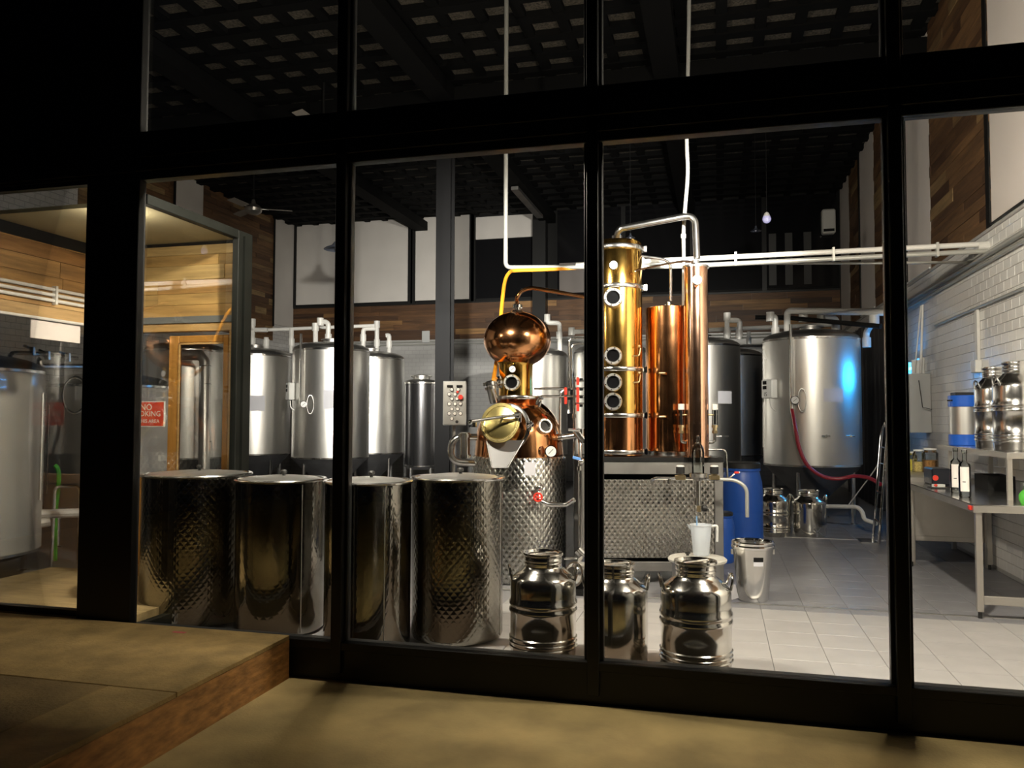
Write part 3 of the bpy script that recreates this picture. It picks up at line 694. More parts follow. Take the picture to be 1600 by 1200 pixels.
MB().obox(at(828, 664, 7.2), (.07, .05, .035), .25).cyl(at(823, 668, 7.18), at(833, 660, 7.18), .014).cyl(at(829, 657, 7.18), at(829, 673, 7.18), .011).build('ring_latch', CHROME, st, bevel=.003)
MB().obox(at(739, 663, 7.05), (.06, .05, .05), .1).sphere(at(735, 660, 7.04), .024).build('bar_latch', CHROME, st)
# chute
q = [at(760, 688, 7.16), at(818, 688, 7.16), at(793, 731, 7.04), at(768.5, 731, 7.04)]
qb = [p_+V((0, .004, -.004))-NF*.004 for p_ in q]
MB().add(q+qb, [(0, 1, 2, 3), (7, 6, 5, 4), (0, 4, 5, 1), (1, 5, 6, 2), (2, 6, 7, 3), (3, 7, 4, 0)]).build('chute', mat('dull_chute', (.2, .2, .205), .7, .45), st)
MB().tube([q[0], q[3]], .007).tube([q[1], q[2]], .007).build('chute_edge', POL, st)
porthole(st, at(849, 667, 7.36), .072, NF+RH*.42+V((0, 0, .25)), depth=.05)
dial(st, at(860, 705, 7.27), .056, NF+RH*.1, depth=.035, needle=.8)
MB().cyl(at(858, 715, 7.27), at(858, 724, 7.27), .014).sphere(at(857.5, 723, 7.27), .02).build('gauge_fitting', CHROME, st)
# charge port upper left
MB().cyl(at(772, 628, 7.52), at(765, 597, 7.45), .043, seg=20).cyl(at(765.5, 602, 7.45), at(764.5, 596.5, 7.45), .062, seg=24).cyl(at(767.2, 608, 7.45), at(766.2, 604, 7.45), .056, seg=24).build('charge_port', POL, st)
MB().cyl(at(779, 588, 7.55), at(781, 606, 7.55), .03).sphere(at(780, 597, 7.5), .035).build('port_clamp', CHROME, st)
MB().tube(bend([at(838, 632, 7.5), at(842, 622, 7.5), at(846, 626, 7.5), at(840, 640, 7.5)], .03), .012).build('lifting_lug', POL, st)
# steam loop on the left
MB().tube(bend([at(745, 683, 7.5), at(706, 682, 7.45), at(703, 722, 7.45), at(742, 724, 7.5)], .13, 8), .032, 14).build('steam_loop', POL, st)
MB().cyl(at(726, 676, 7.4), at(726, 716, 7.4), .048, seg=20).cyl(at(726, 678, 7.4), at(726, 683, 7.4), .06, seg=20).cyl(at(726, 710, 7.4), at(726, 715, 7.4), .06, seg=20).build('steam_trap', POL, st)
MB().lathe([(RJ+.0015, .0), (RJ+.0015, .12)], pc+V((0, 0, 1.08-FL)), 6, a0=atan2(NF.y, NF.x)+.10, a1=atan2(NF.y, NF.x)+.33).build('jacket_sticker', PAPER, st)
# drain valve low on the jacket
MB().tube(bend([at(846, 752, 7.35), at(843, 762, 7.2), at(841, 782, 7.15), at(858, 789, 7.15), at(886, 789, 7.15), at(897, 781, 7.1)], .06, 5), .022, 12).build('drain_pipe', POL, st)
wv = MB().torus(at(840.5, 777, 7.1), .035, .009, FM, 20, 6).build('drain_wheel', RED, st)
sp = MB()
for k in range(5):
    a = 2*pi*k/5; sp.cyl(at(840.5, 777, 7.1), at(840.5, 777, 7.1)+(FM @ V((.035*cos(a), .035*sin(a), 0))), .006, seg=6)
sp.sphere(at(840.5, 777, 7.09), .014).build('spoke', RED, wv)
MB().sphere(at(844, 762, 7.16), .03).build('valve_body', POL, st)
MB().cyl(at(872, 684.5, 7.5), at(902, 680.5, 7.45), .03, seg=16).cyl(at(876, 684, 7.5), at(878, 683.7, 7.5), .044, seg=20).cyl(at(896, 681.3, 7.45), at(898.5, 681, 7.45), .044, seg=20).build('side_outlet', POL, st)

# orange hose along the pipe down to the charge port
hp = [at(960, 417, 9.2), at(912, 418.5, 9.2), at(850, 421.5, 9.2), at(805, 423, 9.15), at(795, 427, 9.0), at(789, 440, 8.8), at(785, 470, 8.3), at(779, 540, 7.98), at(775, 570, 7.85), at(771, 594, 7.5)]
tag(MB().tube(arcs(hp, 6), .02, 10).build('orange_hose', ORHOSE), 'orange hose drooping from overhead pipe to the pot still', 'hose')

# ---- valve manifold between still and column
vm = thing('valve_manifold', 'thin steel pipe manifold with red lever handles', 'valve manifold', ctr(890, 7.6, 1.1))
t_ = 7.6
for pts in ([at(834, 607.3, t_), at(930, 607, t_)], [at(845, 619.3, t_), at(930, 619, t_)], [at(940, 528, t_+.1), at(889, 528, t_+.1), at(889, 643, t_+.1)],
            [at(940, 537, t_+.12), at(893, 537, t_+.12), at(893, 606, t_+.12)], [at(897, 589, t_-.05), at(897, 715, t_-.05)], [at(897, 595, t_), at(930, 595, t_)], [at(897, 631, t_), at(930, 631, t_)],
            [at(889, 607, t_), at(875.5, 612, t_), at(875, 700, t_)]):
    MB().tube(bend(pts, .06), .0115, 8).build('pipe', POL, vm)
MB().cyl(at(889, 640, t_+.1), at(889, 646, t_+.1), .014, .026).build('pipe_end', POL, vm)
MB().cyl(at(897, 647, t_-.05), at(897, 653, t_-.05), .02).build('pipe_union', POL, vm)
for x, y in ((884, 610.5), (884, 625), (903, 595), (903, 610.5), (903, 622.5), (903, 636)):
    p0 = at(x+.4, y-5, t_-.06); p1 = at(x-.6, y+6.5, t_-.075)
    h_ = MB().obox((p0+p1)/2, (.026, .012, (p1-p0).length), YAW).build('valve_handle', RED, vm, bevel=.004)
    MB().cyl(at(x, y-4, t_-.05), at(x, y-4, t_), .012).obox(at(x+5, y-2, t_), (.03, .03, .022), YAW).build('valve_body', BLACKM, h_)
# ---- outlet standpipe with blue lever
sp_ = thing('drain_standpipe', 'vertical steel standpipe with blue lever by the pot still', 'pipe', ctr(906, 7.3, .4))
MB().tube(bend([at(903, 681, 7.4), at(906.5, 684, 7.3), at(907, 720, 7.25), at(908, 860, 7.2)], .05), .017, 10).build('pipe', POL, sp_)
MB().cyl(at(900, 672, 7.3), at(913, 690, 7.3), .035).cyl(at(908, 670, 7.3), at(908, 692, 7.3), .03).build('clamp_cross', POL, sp_)
MB().tube([at(888, 671.5, 7.25), at(906, 673, 7.25)], .014).build('clamp_lever', POL, sp_)
MB().obox(at(901, 716, 7.2), (.075, .014, .026), M=M4.Rotation(YAW, 4, 'Z') @ M4.Rotation(.22, 4, 'Y')).build('blue_lever', BLUEH, sp_, bevel=.004)
MB().sphere(at(908.5, 721, 7.22), .032).cyl(at(905, 728, 7.22), at(905, 735, 7.22), .022).build('ball_valve', POL, sp_)
# ---- transfer pump on the floor
pp = ctr(905, 6.9); pm = thing('transfer_pump', 'small steel pump with blue motor on the floor beside milk can', 'pump', pp)
MB().cyl(at(915, 897, 6.9), at(897, 897, 6.8), .105, seg=28).cyl(at(897, 897, 6.8), at(894, 897, 6.78), .09, .06, seg=28).build('pump_head', POL, pm)
MB().cyl(at(940, 900, 7.1), at(910, 898, 6.95), .085, seg=24).build('motor', BLUEP, pm)
MB().tube(bend([at(908, 862, 7.15), at(908, 872, 7.0), at(900, 884, 6.85)], .05), .022, 10).cyl(at(902, 858, 7.05), at(912, 868, 7.05), .04).build('inlet_pipe', POL, pm)
MB().tube([at(881, 873, 6.85), at(902, 872, 6.85)], .01).build('pump_lever', POL, pm)
MB().box(pp.x-.14, pp.x+.2, pp.y-.1, pp.y+.12, FL+.001, FL+.05).box(pp.x-.02, pp.x+.12, pp.y-.06, pp.y+.06, FL+.05, FL+.12).build('pump_foot', BLACKM, pm)

# ---- control panel
cpn = thing('control_panel', 'grey push-button control panel on a post beside pot still', 'control panel', ctr(710, 8.1))
tc = 8.05; a, b = at(692.5, 595.5, tc), at(728.5, 664.5, tc); wc = (b-a).dot(RH); hc_ = a.z-b.z; mcx = (a+b)/2
MB().obox(mcx, (wc, .06, hc_), YAW).build('panel_box', GREYBOX, cpn, bevel=.006)
MB().obox(mcx+NF*.031, (wc*.93, .004, hc_*.965), YAW).build('face_plate', STEELD, cpn)
def pb(px_, py_): return at(px_, py_, tc-.036)
for dx in (703, 718): MB().obox(pb(dx, 603.5), (.06, .004, .022), YAW).build('display', BLACKM, cpn)
rows = [(608.5, (706, 716)), (616, (702, 711)), (623, (706, 714)), (631, (702, 711, 719.5)), (639, (706, 715)), (646, (702, 710.5, 719.5)), (654, (706,))]
for yy, xs in rows:
    for xx in xs:
        k_ = MB().cyl(pb(xx, yy), pb(xx, yy)+NF*.02, .015, seg=12).build('button', SIGNW, cpn)
        MB().torus(pb(xx, yy)+NF*.002, .0165, .004, FM, 14, 6).build('button_ring', CHROME, k_)
MB().cyl(pb(720, 620.5), pb(720, 620.5)+NF*.03, .02, .024, seg=16).build('emergency_button', RED, cpn)
MB().cyl(pb(715, 612.5), pb(715, 612.5)+NF*.016, .012, seg=12).build('red_button', RED, cpn)
MB().cyl(pb(714, 659), pb(714, 659)+NF*.014, .016, seg=12).build('black_knob', RUBBER, cpn)
pq = ctr(710, 8.14); MB().tube([pq, pq+V((0, 0, 1.45))], .025).build('pole', STEELD, cpn)
MB().lathe([(0, 0), (.16, 0), (.16, .012), (0, .015)], pq, 24).build('pole_foot', STEELD, cpn)

# ================================================================== STAND with column, dephlegmator and condenser
tS = 7.25; a = onz(1129.5, 912, FL); b = at(905, 720, tS+.12)
sd = thing('still_stand', 'stainless stand with engraved front panel under the copper columns', 'stand', ctr(1017, 7.5))
ZS = 1.245; SW = mpx(225, 7.3); sc_ = at(1017, 720, 7.27); sdp = .62
def sbox(x0, x1, d0, d1, z0, z1, mb=None):
    """x along the stand front from its left end, d depth behind the front face"""
    mb = mb or MB(); T = M4.Translation((sc_.x, sc_.y, 0)) @ M4.Rotation(YAW, 4, 'Z')
    return mb.box(x0-SW/2, x1-SW/2, d0, d1, z0, z1, T)
sbox(0, SW, 0, sdp, ZS-.045, ZS).build('top_plate', BLACK, sd, bevel=.004)
sbox(0, SW, .002, .05, ZS-.155, ZS-.047).build('front_rail', STEELD, sd, bevel=.004)
sbox(0, SW, sdp-.05, sdp, ZS-.155, ZS-.047).build('back_rail', STEELD, sd)
for x0 in (0, SW-.078):
    for d0 in (0, sdp-.078): sbox(x0, x0+.078, d0+.003, d0+.078, FL, ZS-.047).build('leg', STEELD, sd, bevel=.004)
sbox(.078, SW-.078, .0035, .05, .215, .30).build('bottom_rail', STEELD, sd, bevel=.004)
sbox(.078, SW-.078, sdp-.05, sdp, .215, .30).build('bottom_rail', STEELD, sd)
sbox(.078, SW-.078, .05, sdp-.05, .26, .29).build('shelf', BLACKM, sd)
sbox(.078, SW-.078, sdp-.06, sdp-.055, .30, ZS-.16).build('back_sheet', BLACKM, sd)
T = M4.Translation((sc_.x, sc_.y, 0)) @ M4.Rotation(YAW, 4, 'Z'); x0, x1, z0, z1 = .082-SW/2, SW/2-.082, .335, 1.04
MB().add([(x0, .012, z0), (x1, .012, z0), (x1, .012, z1), (x0, .012, z1), (x0, .02, z0), (x1, .02, z0), (x1, .02, z1), (x0, .02, z1)],
         [(0, 1, 2, 3), (5, 4, 7, 6), (0, 4, 5, 1), (1, 5, 6, 2), (2, 6, 7, 3), (3, 7, 4, 0)], T,
         [((0, 0), (x1-x0, 0), (x1-x0, z1-z0), (0, z1-z0))]+[((0, 0),)*4]*5).build('engraved_panel', engraved('panel_engraving', (.56, .54, .50), .24, .05, .065, .005, .7), sd)

# ---- rectifying column
tC = 7.56; cc = ctr(965, tC, 0); RC = .234
co = thing('rectifying_column', 'tall golden copper rectifying column with four round portholes', 'column', cc+V((0, 0, ZS)))
def zy(y, t): return EYE+(652-y)*t/F
zt = zy(380, tC)
MB().lathe([(RC-.01, ZS+.001), (RC, ZS+.01), (RC, zy(648, tC))], cc, 64).build('base_section', COP, co)
MB().lathe([(RC, zy(648, tC)), (RC, zy(577, tC))], cc, 64).build('lower_section', COPY, co)
MB().lathe([(RC, zy(577, tC)), (RC, zy(449, tC))], cc, 64).build('middle_section', COPY, co)
MB().lathe([(RC, zy(449, tC)), (RC, zt), (RC*.94, zt+.022), (RC*.6, zt+.035), (0, zt+.042)], cc, 64).build('top_section', COPY, co)
for y in (388, 449, 577, 648, 704):
    z = zy(y, tC); f_ = MB().lathe([(RC, z-.02), (RC+.014, z-.02), (RC+.018, z-.012), (RC+.018, z+.012), (RC+.014, z+.02), (RC, z+.02)], cc, 64).build('flange_ring', POL, co)
    p = cc+RH*(RC+.022)+NF*.05+V((0, 0, z)); MB().obox(p, (.03, .05, .05), YAW).cyl(p+V((.01, 0, -.03)), p+V((.01, 0, .035)), .008).build('ring_clamp', CHROME, f_)
for y, r in ((465.5, .088), (556, .083), (597.5, .083), (627.5, .083)):
    porthole(co, at(958, y, tC-RC-.015), r, NF-RH*.13, depth=.05)
dial(co, at(958.5, 415, tC-RC-.01), .043, NF-RH*.1, 'thermometer')
for y in (556, 597.5):
    p = at(989, y, tC-.19); MB().tube(bend([p, at(999, y, tC-.2), at(1001, y-12, tC-.2)], .02), .006).sphere(at(999, y-15, tC-.2), .014).build('sample_tap', BRASSV, co)
# vapour pipe
MB().tube(bend([cc+V((0, 0, zt+.03)), at(965, 358, tC), at(1086, 335, tC-.16), at(1089, 404, tC-.24)], .11, 8), .031, 14).build('vapour_pipe', POL, co)
MB().lathe([(.05, zt+.06), (.05, zt+.09), (.03, zt+.09)], cc, 20).lathe([(.03, zt+.06), (.05, zt+.06)], cc, 20).build('pipe_union', CHROME, co)
MB().tube(arcs([at(1000, 400, tC), at(1025, 403, tC), at(1038, 406, tC), at(1046, 412, tC), at(1048, 425, tC), at(1048, 470, tC)], 5), .013, 10).build('reflux_pipe', POL, co)
MB().tube(arcs([at(992, 425, tC-.2), at(1000, 421, tC-.2), at(1060, 409, tC-.2), at(1078, 409, tC-.25), at(1084, 411, tC-.26)], 5), .009, 8).build('cooling_pipe', COPP, co)

# ---- dephlegmator
tD = 7.66; cD = ctr(1046, tD, 0); RD = .222; zd = zy(480, tD)
de = thing('dephlegmator', 'short wide orange-copper cylinder between the two tall columns', 'condenser', cD+V((0, 0, ZS)))
MB().lathe([(RD-.015, ZS+.04), (RD, ZS+.045), (RD, zd), (RD-.01, zd+.006), (0, zd+.008)], cD, 64).build('body', COP, de)
MB().lathe([(0, ZS+.001), (RD*.78, ZS+.001), (RD*.78, ZS+.042), (0, ZS+.042)], cD, 48).build('base_ring', POL, de)
MB().cyl(cD+V((.0, 0, zd)), cD+V((0, 0, zd+.06)), .02).cyl(cD+V((-.03, -.02, zd)), cD+V((-.03, -.02, zd+.035)), .012).build('top_nipple', POL, de)
for y in (583, 651): MB().cyl(at(1030, y, tD-.21), at(1040, y, tD-.24), .009).build('small_fitting', BRASSV, de)

# ---- condenser
tK = 7.32; cK = ctr(1088.5, tK, 0); RK = .108; zk = zy(414, tK)
cn = thing('condenser', 'slim tall pinkish copper condenser at the end of the stand', 'condenser', cK+V((0, 0, ZS)))
MB().lathe([(0, ZS+.001), (RK+.02, ZS+.001), (RK+.02, ZS+.012), (RK, ZS+.014), (RK, zk-.01)], cK, 48).build('body', COPP, cn)
MB().lathe([(RK, zk-.012), (RK+.016, zk-.012), (RK+.016, zk+.006), (RK, zk+.006), (.05, zk+.014), (.045, zk+.03), (.035, zk+.03), (.035, zk+.06)], cK, 40).build('top_cap', POL, cn)
dial(cn, at(1088.5, 438, tK-RK-.012), .045, NF, 'thermometer')
for s, (xa, xb) in ((-1, (1064.5, 1075)), (1, (1117, 1107))):
    f_ = MB().cyl(at(xa, 640, tK-.02), at(xa, 664, tK-.02), .026, seg=16).build('flow_meter', GLASSJ, cn)
    MB().cyl(at(xa, 631, tK-.02), at(xa, 640, tK-.02), .029, seg=16).build('white_cap', PLASTW, f_)
    MB().cyl(at(xa, 641, tK-.02), at(xa, 663, tK-.02), .012, seg=8).build('float_scale', BLACKM, f_)
    MB().cyl(at(xa, 644+20, tK-.02), at(xa, 668, tK-.02), .03, seg=8).cyl(at(xa, 668, tK-.02), at(xa, 673, tK-.02), .02, seg=8).cyl(at(xa, 673, tK-.02), at(xa, 677, tK-.02), .026, seg=6).build('brass_nut', BRASSV, f_)
    MB().tube(bend([at(xa, 676, tK-.02), at(xa, 691, tK-.02), at(xb, 691.5, tK-.02)], .05), .015, 10).build('elbow_pipe', POL, f_)
    MB().tube([at(xa, 647.5+1, tK-.02), at(xb, 648, tK-.02)], .008).build('side_nipple', BRASSV, f_)
MB().obox(at(1133, 681.5, tK), (.06, .02, .016), YAW).build('black_lever', RUBBER, cn)
MB().tube([at(1119, 682, tK), at(1130, 681.5, tK)], .008).build('lever_pin', POL, cn)
MB().tube(bend([at(1107, 702.5, tK-.02), at(1134, 702.5, tK-.02), at(1137, 748, tK-.02)], .04), .009, 8).build('drop_pipe', POL, cn)

# ---- parrot / spirit glass in front of the stand
tG = 7.02; pg = thing('spirit_glass', 'glass bell spirit safe on steel bowl with two black valves', 'spirit safe', at(1090, 790, tG))
cg = ctr(1090, tG, 0)
def zg(y): return EYE+(652.5-y)*tG/F
MB().lathe([(.055, zg(742)), (.055, zg(706)), (.05, zg(699)), (.03, zg(692.5)), (.012, zg(690)), (.012, zg(687)), (.02, zg(684)), (.012, zg(680)), (0, zg(679))], cg, 32).build('glass_bell', GLASSJ, pg)
MB().lathe([(0, zg(750)), (.03, zg(750)), (.075, zg(744)), (.08, zg(738)), (.076, zg(738)), (.05, zg(742)), (0, zg(743))], cg, 32).build('bowl', POL, pg)
MB().cyl(cg+V((0, 0, zg(750))), cg+V((0, 0, zg(788))), .022, seg=14).cyl(cg+RH*-.018+V((0, 0, zg(776))), cg+RH*-.018+V((0, 0, zg(787))), .018).build('stem', POL, pg)
MB().tube([cg+RH*.02+V((0, 0, zg(690))), cg+RH*.02+V((0, 0, zg(745)))], .004).build('inner_tube', GLASSJ, pg)
MB().obox(cg+RH*.004+V((0, 0, zg(793))), (.03, .03, .055), YAW).build('brass_tap', BRASSV, pg, bevel=.004)
MB().cyl(at(1097, 794, tG), at(1103, 794, tG), .03, seg=14).cyl(at(1103.5, 794, tG), at(1105, 794, tG), .022, seg=12).build('tap_knob', RUBBER, pg)
MB().tube(bend([at(1020, 762, tG+.2), at(1018, 750, tG+.04), at(1024, 747.5, tG), at(1125, 749, tG)], .05), .014, 10).build('cross_pipe', POL, pg)
MB().tube(bend([at(1122, 749, tG), at(1150, 750, tG-.03), at(1167, 762, tG-.06), at(1167.5, 808, tG-.06)], .14, 8), .016, 12).build('bent_outlet', GALV, pg)
for xk in (1063, 1116):
    k_ = MB().obox(at(xk, 746, tG), (.09, .05, .04), YAW).obox(at(xk, 741.5, tG), (.05, .04, .03), YAW).build('brass_valve', BRASSV, pg, bevel=.006)
    MB().cyl(at(xk, 740, tG), at(xk, 729, tG), .038, seg=16).build('valve_knob', RUBBER, k_)
    MB().lathe([(.038, 0), (.03, .012), (0, .014)], at(xk, 729, tG), 14).build('knob_cap', PLASTW, k_)
MB().tube([at(1137, 750, tG), at(1150, 738, tG), at(1156, 738, tG)], .008).build('red_tap_stem', POL, pg)
MB().obox(at(1151, 738.5, tG-.01), (.04, .02, .02), YAW).build('red_tap', RED, pg, bevel=.005)
MB().tube([at(1046, 747.5, tG), at(1046, 756, tG)], .02).tube([at(1085, 752, tG), at(1085, 800, tG-.02)], .004).build('hydrometer_wire', POL, pg)

# ---- tub with lid and measuring jug
cT = ctr(1088, 6.6); tb = thing('round_tub', 'pale round lidded tub behind the tagged milk can', 'tub', cT)
MB().lathe([(0, 0), (.19, 0), (.2, .01), (.205, .30), (.222, .33), (.225, .345)], cT, 40).build('body', STEELD, tb)
MB().lathe([(.235, .335), (.238, .35), (.225, .362), (.1, .372), (0, .374)], cT, 40).lathe([(.236, .336), (.21, .33)], cT, 40).build('lid', mat('pale_lid', (.66, .64, .58), .2, .4, var=.1), tb)
kp = cT-RH*.075-NF*.02; MB().lathe([(0, .37), (.012, .37), (.012, .385), (.022, .39), (.022, .40), (.012, .408), (0, .409)], kp, 14).build('knob', RUBBER, tb)
zj = FL+.3755; cj = ctr(1094, 6.62, zj); jg = thing('measuring_jug', 'translucent plastic measuring jug standing on the tub lid', 'jug', cj)
rj0, rj1, hj = .062, .085, .245
MB().lathe([(0, 0), (rj0, 0), (rj0+.003, .006), (rj1, hj), (rj1+.007, hj+.002), (rj1+.007, hj+.006), (rj1-.003, hj+.006), (rj0-.002, .01), (0, .006)], cj, 36).build('body', JUG, jg)
MB().tube(bend([cj+RH*(rj1-.002)+V((0, 0, hj-.008)), cj+RH*(rj1+.05)+V((0, 0, hj-.004)), cj+RH*(rj1+.045)+V((0, 0, hj*.45))], .02), .011, 8).build('handle', PLASTW, jg)
q = cj-RH*(rj1+.002)+V((0, 0, hj))
MB().add([q+NF*.025, q-NF*.025, q-RH*.03+V((0, 0, .008)), q-V((0, 0, .045))], [(0, 2, 3), (1, 3, 2)]).build('spout', JUG, jg)
hy = cj-RH*.03; MB().tube([hy+V((0, 0, .08)), hy+V((-.005, 0, .32))], .005).build('thermometer_stick', mat('blue_liquid', (.2, .4, .7), 0, .3), jg)

# ---- blue barrels
def barrel(label, c, R, H, zn):
    o = thing('blue_barrel', label, 'barrel', c, 'blue plastic barrels')
    MB().lathe([(0, 0), (R*.9, 0), (R*.96, .02), (R, .10), (R, H*.66), (R*.97, H*.76), (R*.88, H*.86), (R*.82, H*.91), (R*.82, H*.94)], c, 44).build('body', BLUEP, o)
    MB().lathe([(R*.84, H*.90), (R*.9, H*.905), (R*.9, H*.93), (R*.86, H*.935)], c, 44).build('collar', BLUEP, o)
    MB().lathe([(R*.84, H*.93), (R*.9, H*.935), (R*.9, H*.985), (R*.84, H), (0, H*.995)], c, 44).build('lid', RUBBER, o)
    return o
bb = barrel('tall blue plastic barrel with black lid behind the stand', ctr(1158, 9.2), .232, 1.0, 0)
MB().cyl(at(1134, 827, 8.98), at(1146, 824, 8.9), .03, .02).build('tap', RUBBER, bb)
barrel('second blue barrel half hidden behind the stand leg', ctr(1122, 8.45), .16, .52, 0)

# ================================================================== FERMENTERS
class Tank: pass
def fermenter(xc, t, D, zt, zb, label, cone=True, legs=True, group='steel fermenters', mt=None, name='fermenter'):
    mt = mt or STEEL; T = Tank(); T.c = ctr(xc, t); T.R = D/2; T.t = t; T.xc = xc; c = T.c; R = T.R
    d = V((CAM.x-c.x, CAM.y-c.y, 0)).normalized(); T.n = d; T.r = V((-d.y, d.x, 0))
    o = T.o = thing(name, label, 'fermenter', c, group)
    MB().lathe([(R, zb-FL), (R, zt-FL)], c, 72).build('shell', mt, o)
    MB().lathe([(R+.002, zt-FL-.03), (R+.006, zt-FL-.025), (R+.006, zt-FL+.0), (R-.002, zt-FL+.006)], c, 72).build('top_band', POL, o)
    h = .11*D; pr = [(R, 0)]
    for k in range(1, 9): a = k/8*pi/2; pr.append((max(R*cos(a)**.75, .16 if k == 8 else 0), h*sin(a)))
    MB().lathe([(r, z+zt-FL) for r, z in pr], c, 64).build('dome', STEELD, o)
    mz = zt-FL+h; MB().lathe([(.15, mz-.03), (.15, mz+.04), (.19, mz+.04), (.19, mz+.055), (.1, mz+.075), (0, mz+.08)], c, 28).build('manway', STEELD, o)
    T.ztop = zt+h
    MB().lathe([(R+.002, zb-FL), (R+.008, zb-FL+.004), (R+.008, zb-FL+.024), (R+.002, zb-FL+.028)], c, 72).build('lower_band', POL, o)
    if cone:
        ch = min(.46*D, zb-FL-.14); MB().lathe([(.05, zb-FL-ch-.05), (.05, zb-FL-ch), (R-.005, zb-FL-.005), (R, zb-FL+.005)], c, 64).build('cone', CONE, o)
    else: MB().lathe([(0, zb-FL-.06), (R*.8, zb-FL-.05), (R, zb-FL+.004)], c, 64).build('bottom', CONE, o)
    if legs:
        for k in range(4):
            a = pi/4+k*pi/2+.35; q = c+V((cos(a), sin(a), 0))*(R*.84)
            MB().tube([q+V((0, 0, .0)), q+V((0, 0, zb-FL-.02))], .03, 10).lathe([(0, 0), (.055, 0), (.055, .012), (.03, .02)], q, 14).build('leg', POL, o)
    return T
def fpt(T, x, y, ex=0.):
    """point on the tank's front at photo pixel x, y"""
    off = (x-T.xc)*T.t/F; s = max(-.98, min(.98, off/T.R)); k = sqrt(1-s*s)
    z = at(x, y, T.t-T.R*k).z
    q = T.c+(T.n*k+T.r*s)*(T.R+ex); return V((q.x, q.y, z)), asin(s)
def patch(T, x0, y0, x1, y1, name, mt, ex=.004):
    p0, a0 = fpt(T, x0, y0); p1, a1 = fpt(T, x1, y1); base = atan2(T.n.y, T.n.x)
    return MB().lathe([(T.R+ex, p1.z-T.c.z), (T.R+ex, p0.z-T.c.z)], T.c, 8, a0=base+a0, a1=base+a1).build(name, mt, T.o)
def ctrl(T, x, y, w=.22, h=.3, num=None):
    p, a = fpt(T, x, y, .06); rz = atan2(T.n.y, T.n.x)+a+pi/2
    b = MB().obox(p, (w, .1, h), rz).build('controller', PLASTW, T.o, bevel=.012)
    R = M4.Translation(p) @ M4.Rotation(rz, 4, 'Z')
    for dz in (.09, .02): MB().box(-w*.33, w*.0, -.056, -.05, dz-.025, dz+.025, R).build('display', BLACKM, b)
    if num: text('number', num, .085, R @ M4.Translation((-w*.12, -.052, -.08)) @ RXF, BLACKM, b)
    lp = arcs([p+V((0, 0, -h/2)), p+V((.03, 0, -h/2-.14)), p+T.r*.16+V((0, 0, -h/2-.17)), p+T.r*.26+V((0, 0, -h/2+.1)), p+T.r*.28+V((0, 0, .3))], 6)
    MB().tube(lp, .01, 6).build('cable', PVC, b)
def gaugetube(T, x, y0, y1, dialy=None):
    p0, a = fpt(T, x, y0, .05); p1, _ = fpt(T, x, y1, .05)
    g = MB().tube([p0, p1], .022, 10).build('level_tube', POL, T.o)
    if dialy: 
        p, _ = fpt(T, x+5, dialy, .05); dial(T.o, p, .06, T.n, depth=.04)
        q, _ = fpt(T, x+14, dialy, .05); MB().torus(q, .16, .014, rotto(T.n) @ M4.Diagonal((.35, 1, 1, 1)), 24, 6).build('hatch_handle', POL, T.o)

TA = fermenter(397, 15.2, 1.35, 2.76, .90, 'steel fermenter beside the lobby, with a paper note', group='fermenters on legs')
TB_ = fermenter(517, 14.3, 1.35, 2.79, .88, 'brightest steel fermenter, with white controller and tall level tube', group='fermenters on legs')
TC = fermenter(578, 15.9, 1.35, 2.76, .89, 'steel fermenter half hidden behind the one with the level tube', group='fermenters on legs')
TD = fermenter(658, 14.2, .58, 2.22, .74, 'small dark slim tank between the fermenters and grey column', cone=False, group=None, mt=mat('dark_tank_steel', (.10, .10, .105), .9, .25), name='slim_tank')
TE = fermenter(831, 15.2, 1.35, 2.78, .9, 'steel fermenter right behind the copper pot still', group='fermenters on legs')
TE2 = fermenter(955, 14.6, 1.35, 2.8, .9, 'steel fermenter right behind the rectifying column', group='fermenters on legs')
TF = fermenter(1095, 14.0, 1.35, 2.86, .85, 'steel fermenter with paper note behind the slim condenser', group='fermenters on legs')
TF2 = fermenter(1137, 15.7, 1.35, 2.82, .88, 'darker fermenter tucked behind the blue barrel', group='fermenters on legs')
TG = fermenter(1268, 11.75, 1.36, 2.75, .92, 'steel fermenter with controller 15, blue glow and a red hose', group='fermenters on legs')
TL1 = fermenter(-62, 7.4, 1.35, 2.03, .34, 'squat steel tank close behind the lobby side glass', cone=False, mt=MATTST, group='squat tanks by the lobby')
TL2 = fermenter(173, 9.67, 1.35, 1.97, .50, 'squat steel tank seen behind the no smoking sign', cone=False, mt=MATTST, group='squat tanks by the lobby')
TL3 = fermenter(290, 13.7, 1.35, 2.72, .90, 'fermenter seen through the orange lobby door', group='fermenters on legs')
patch(TA, 389, 618, 412, 642, 'paper_note', PAPER); patch(TB_, 506, 609, 540, 639, 'paper_note', PAPER)
ctrl(TB_, 461, 612); gaugetube(TB_, 475, 522, 634, 632)
ctrl(TA, 352, 611)
patch(TF, 1120, 611, 1140, 631, 'paper_note', PAPER)
patch(TG, 1285, 607, 1312, 628, 'paper_note', PAPER)
ctrl(TG, 1213, 607, .24, .27, '15'); gaugetube(TG, 1242, 505, 645, 625)
for T, xx, yy in ((TG, 1322, 681), (TG, 1288, 681)):
    p, a = fpt(T, xx, yy, .0); MB().cyl(p, p+T.n*.08, .018).tube([p+T.n*.07-T.r*.06, p+T.n*.07+T.r*.05], .01).build('sample_valve', POL, T.o)
p, a = fpt(TG, 1205, 560, .02); MB().tube([p, fpt(TG, 1201, 545, .02)[0]+V((0, 0, .0)), fpt(TG, 1199, 700, .02)[0]], .012).build('side_pipe', PVC, TG.o)
p, a = fpt(TF2, 1189, 640, 0)
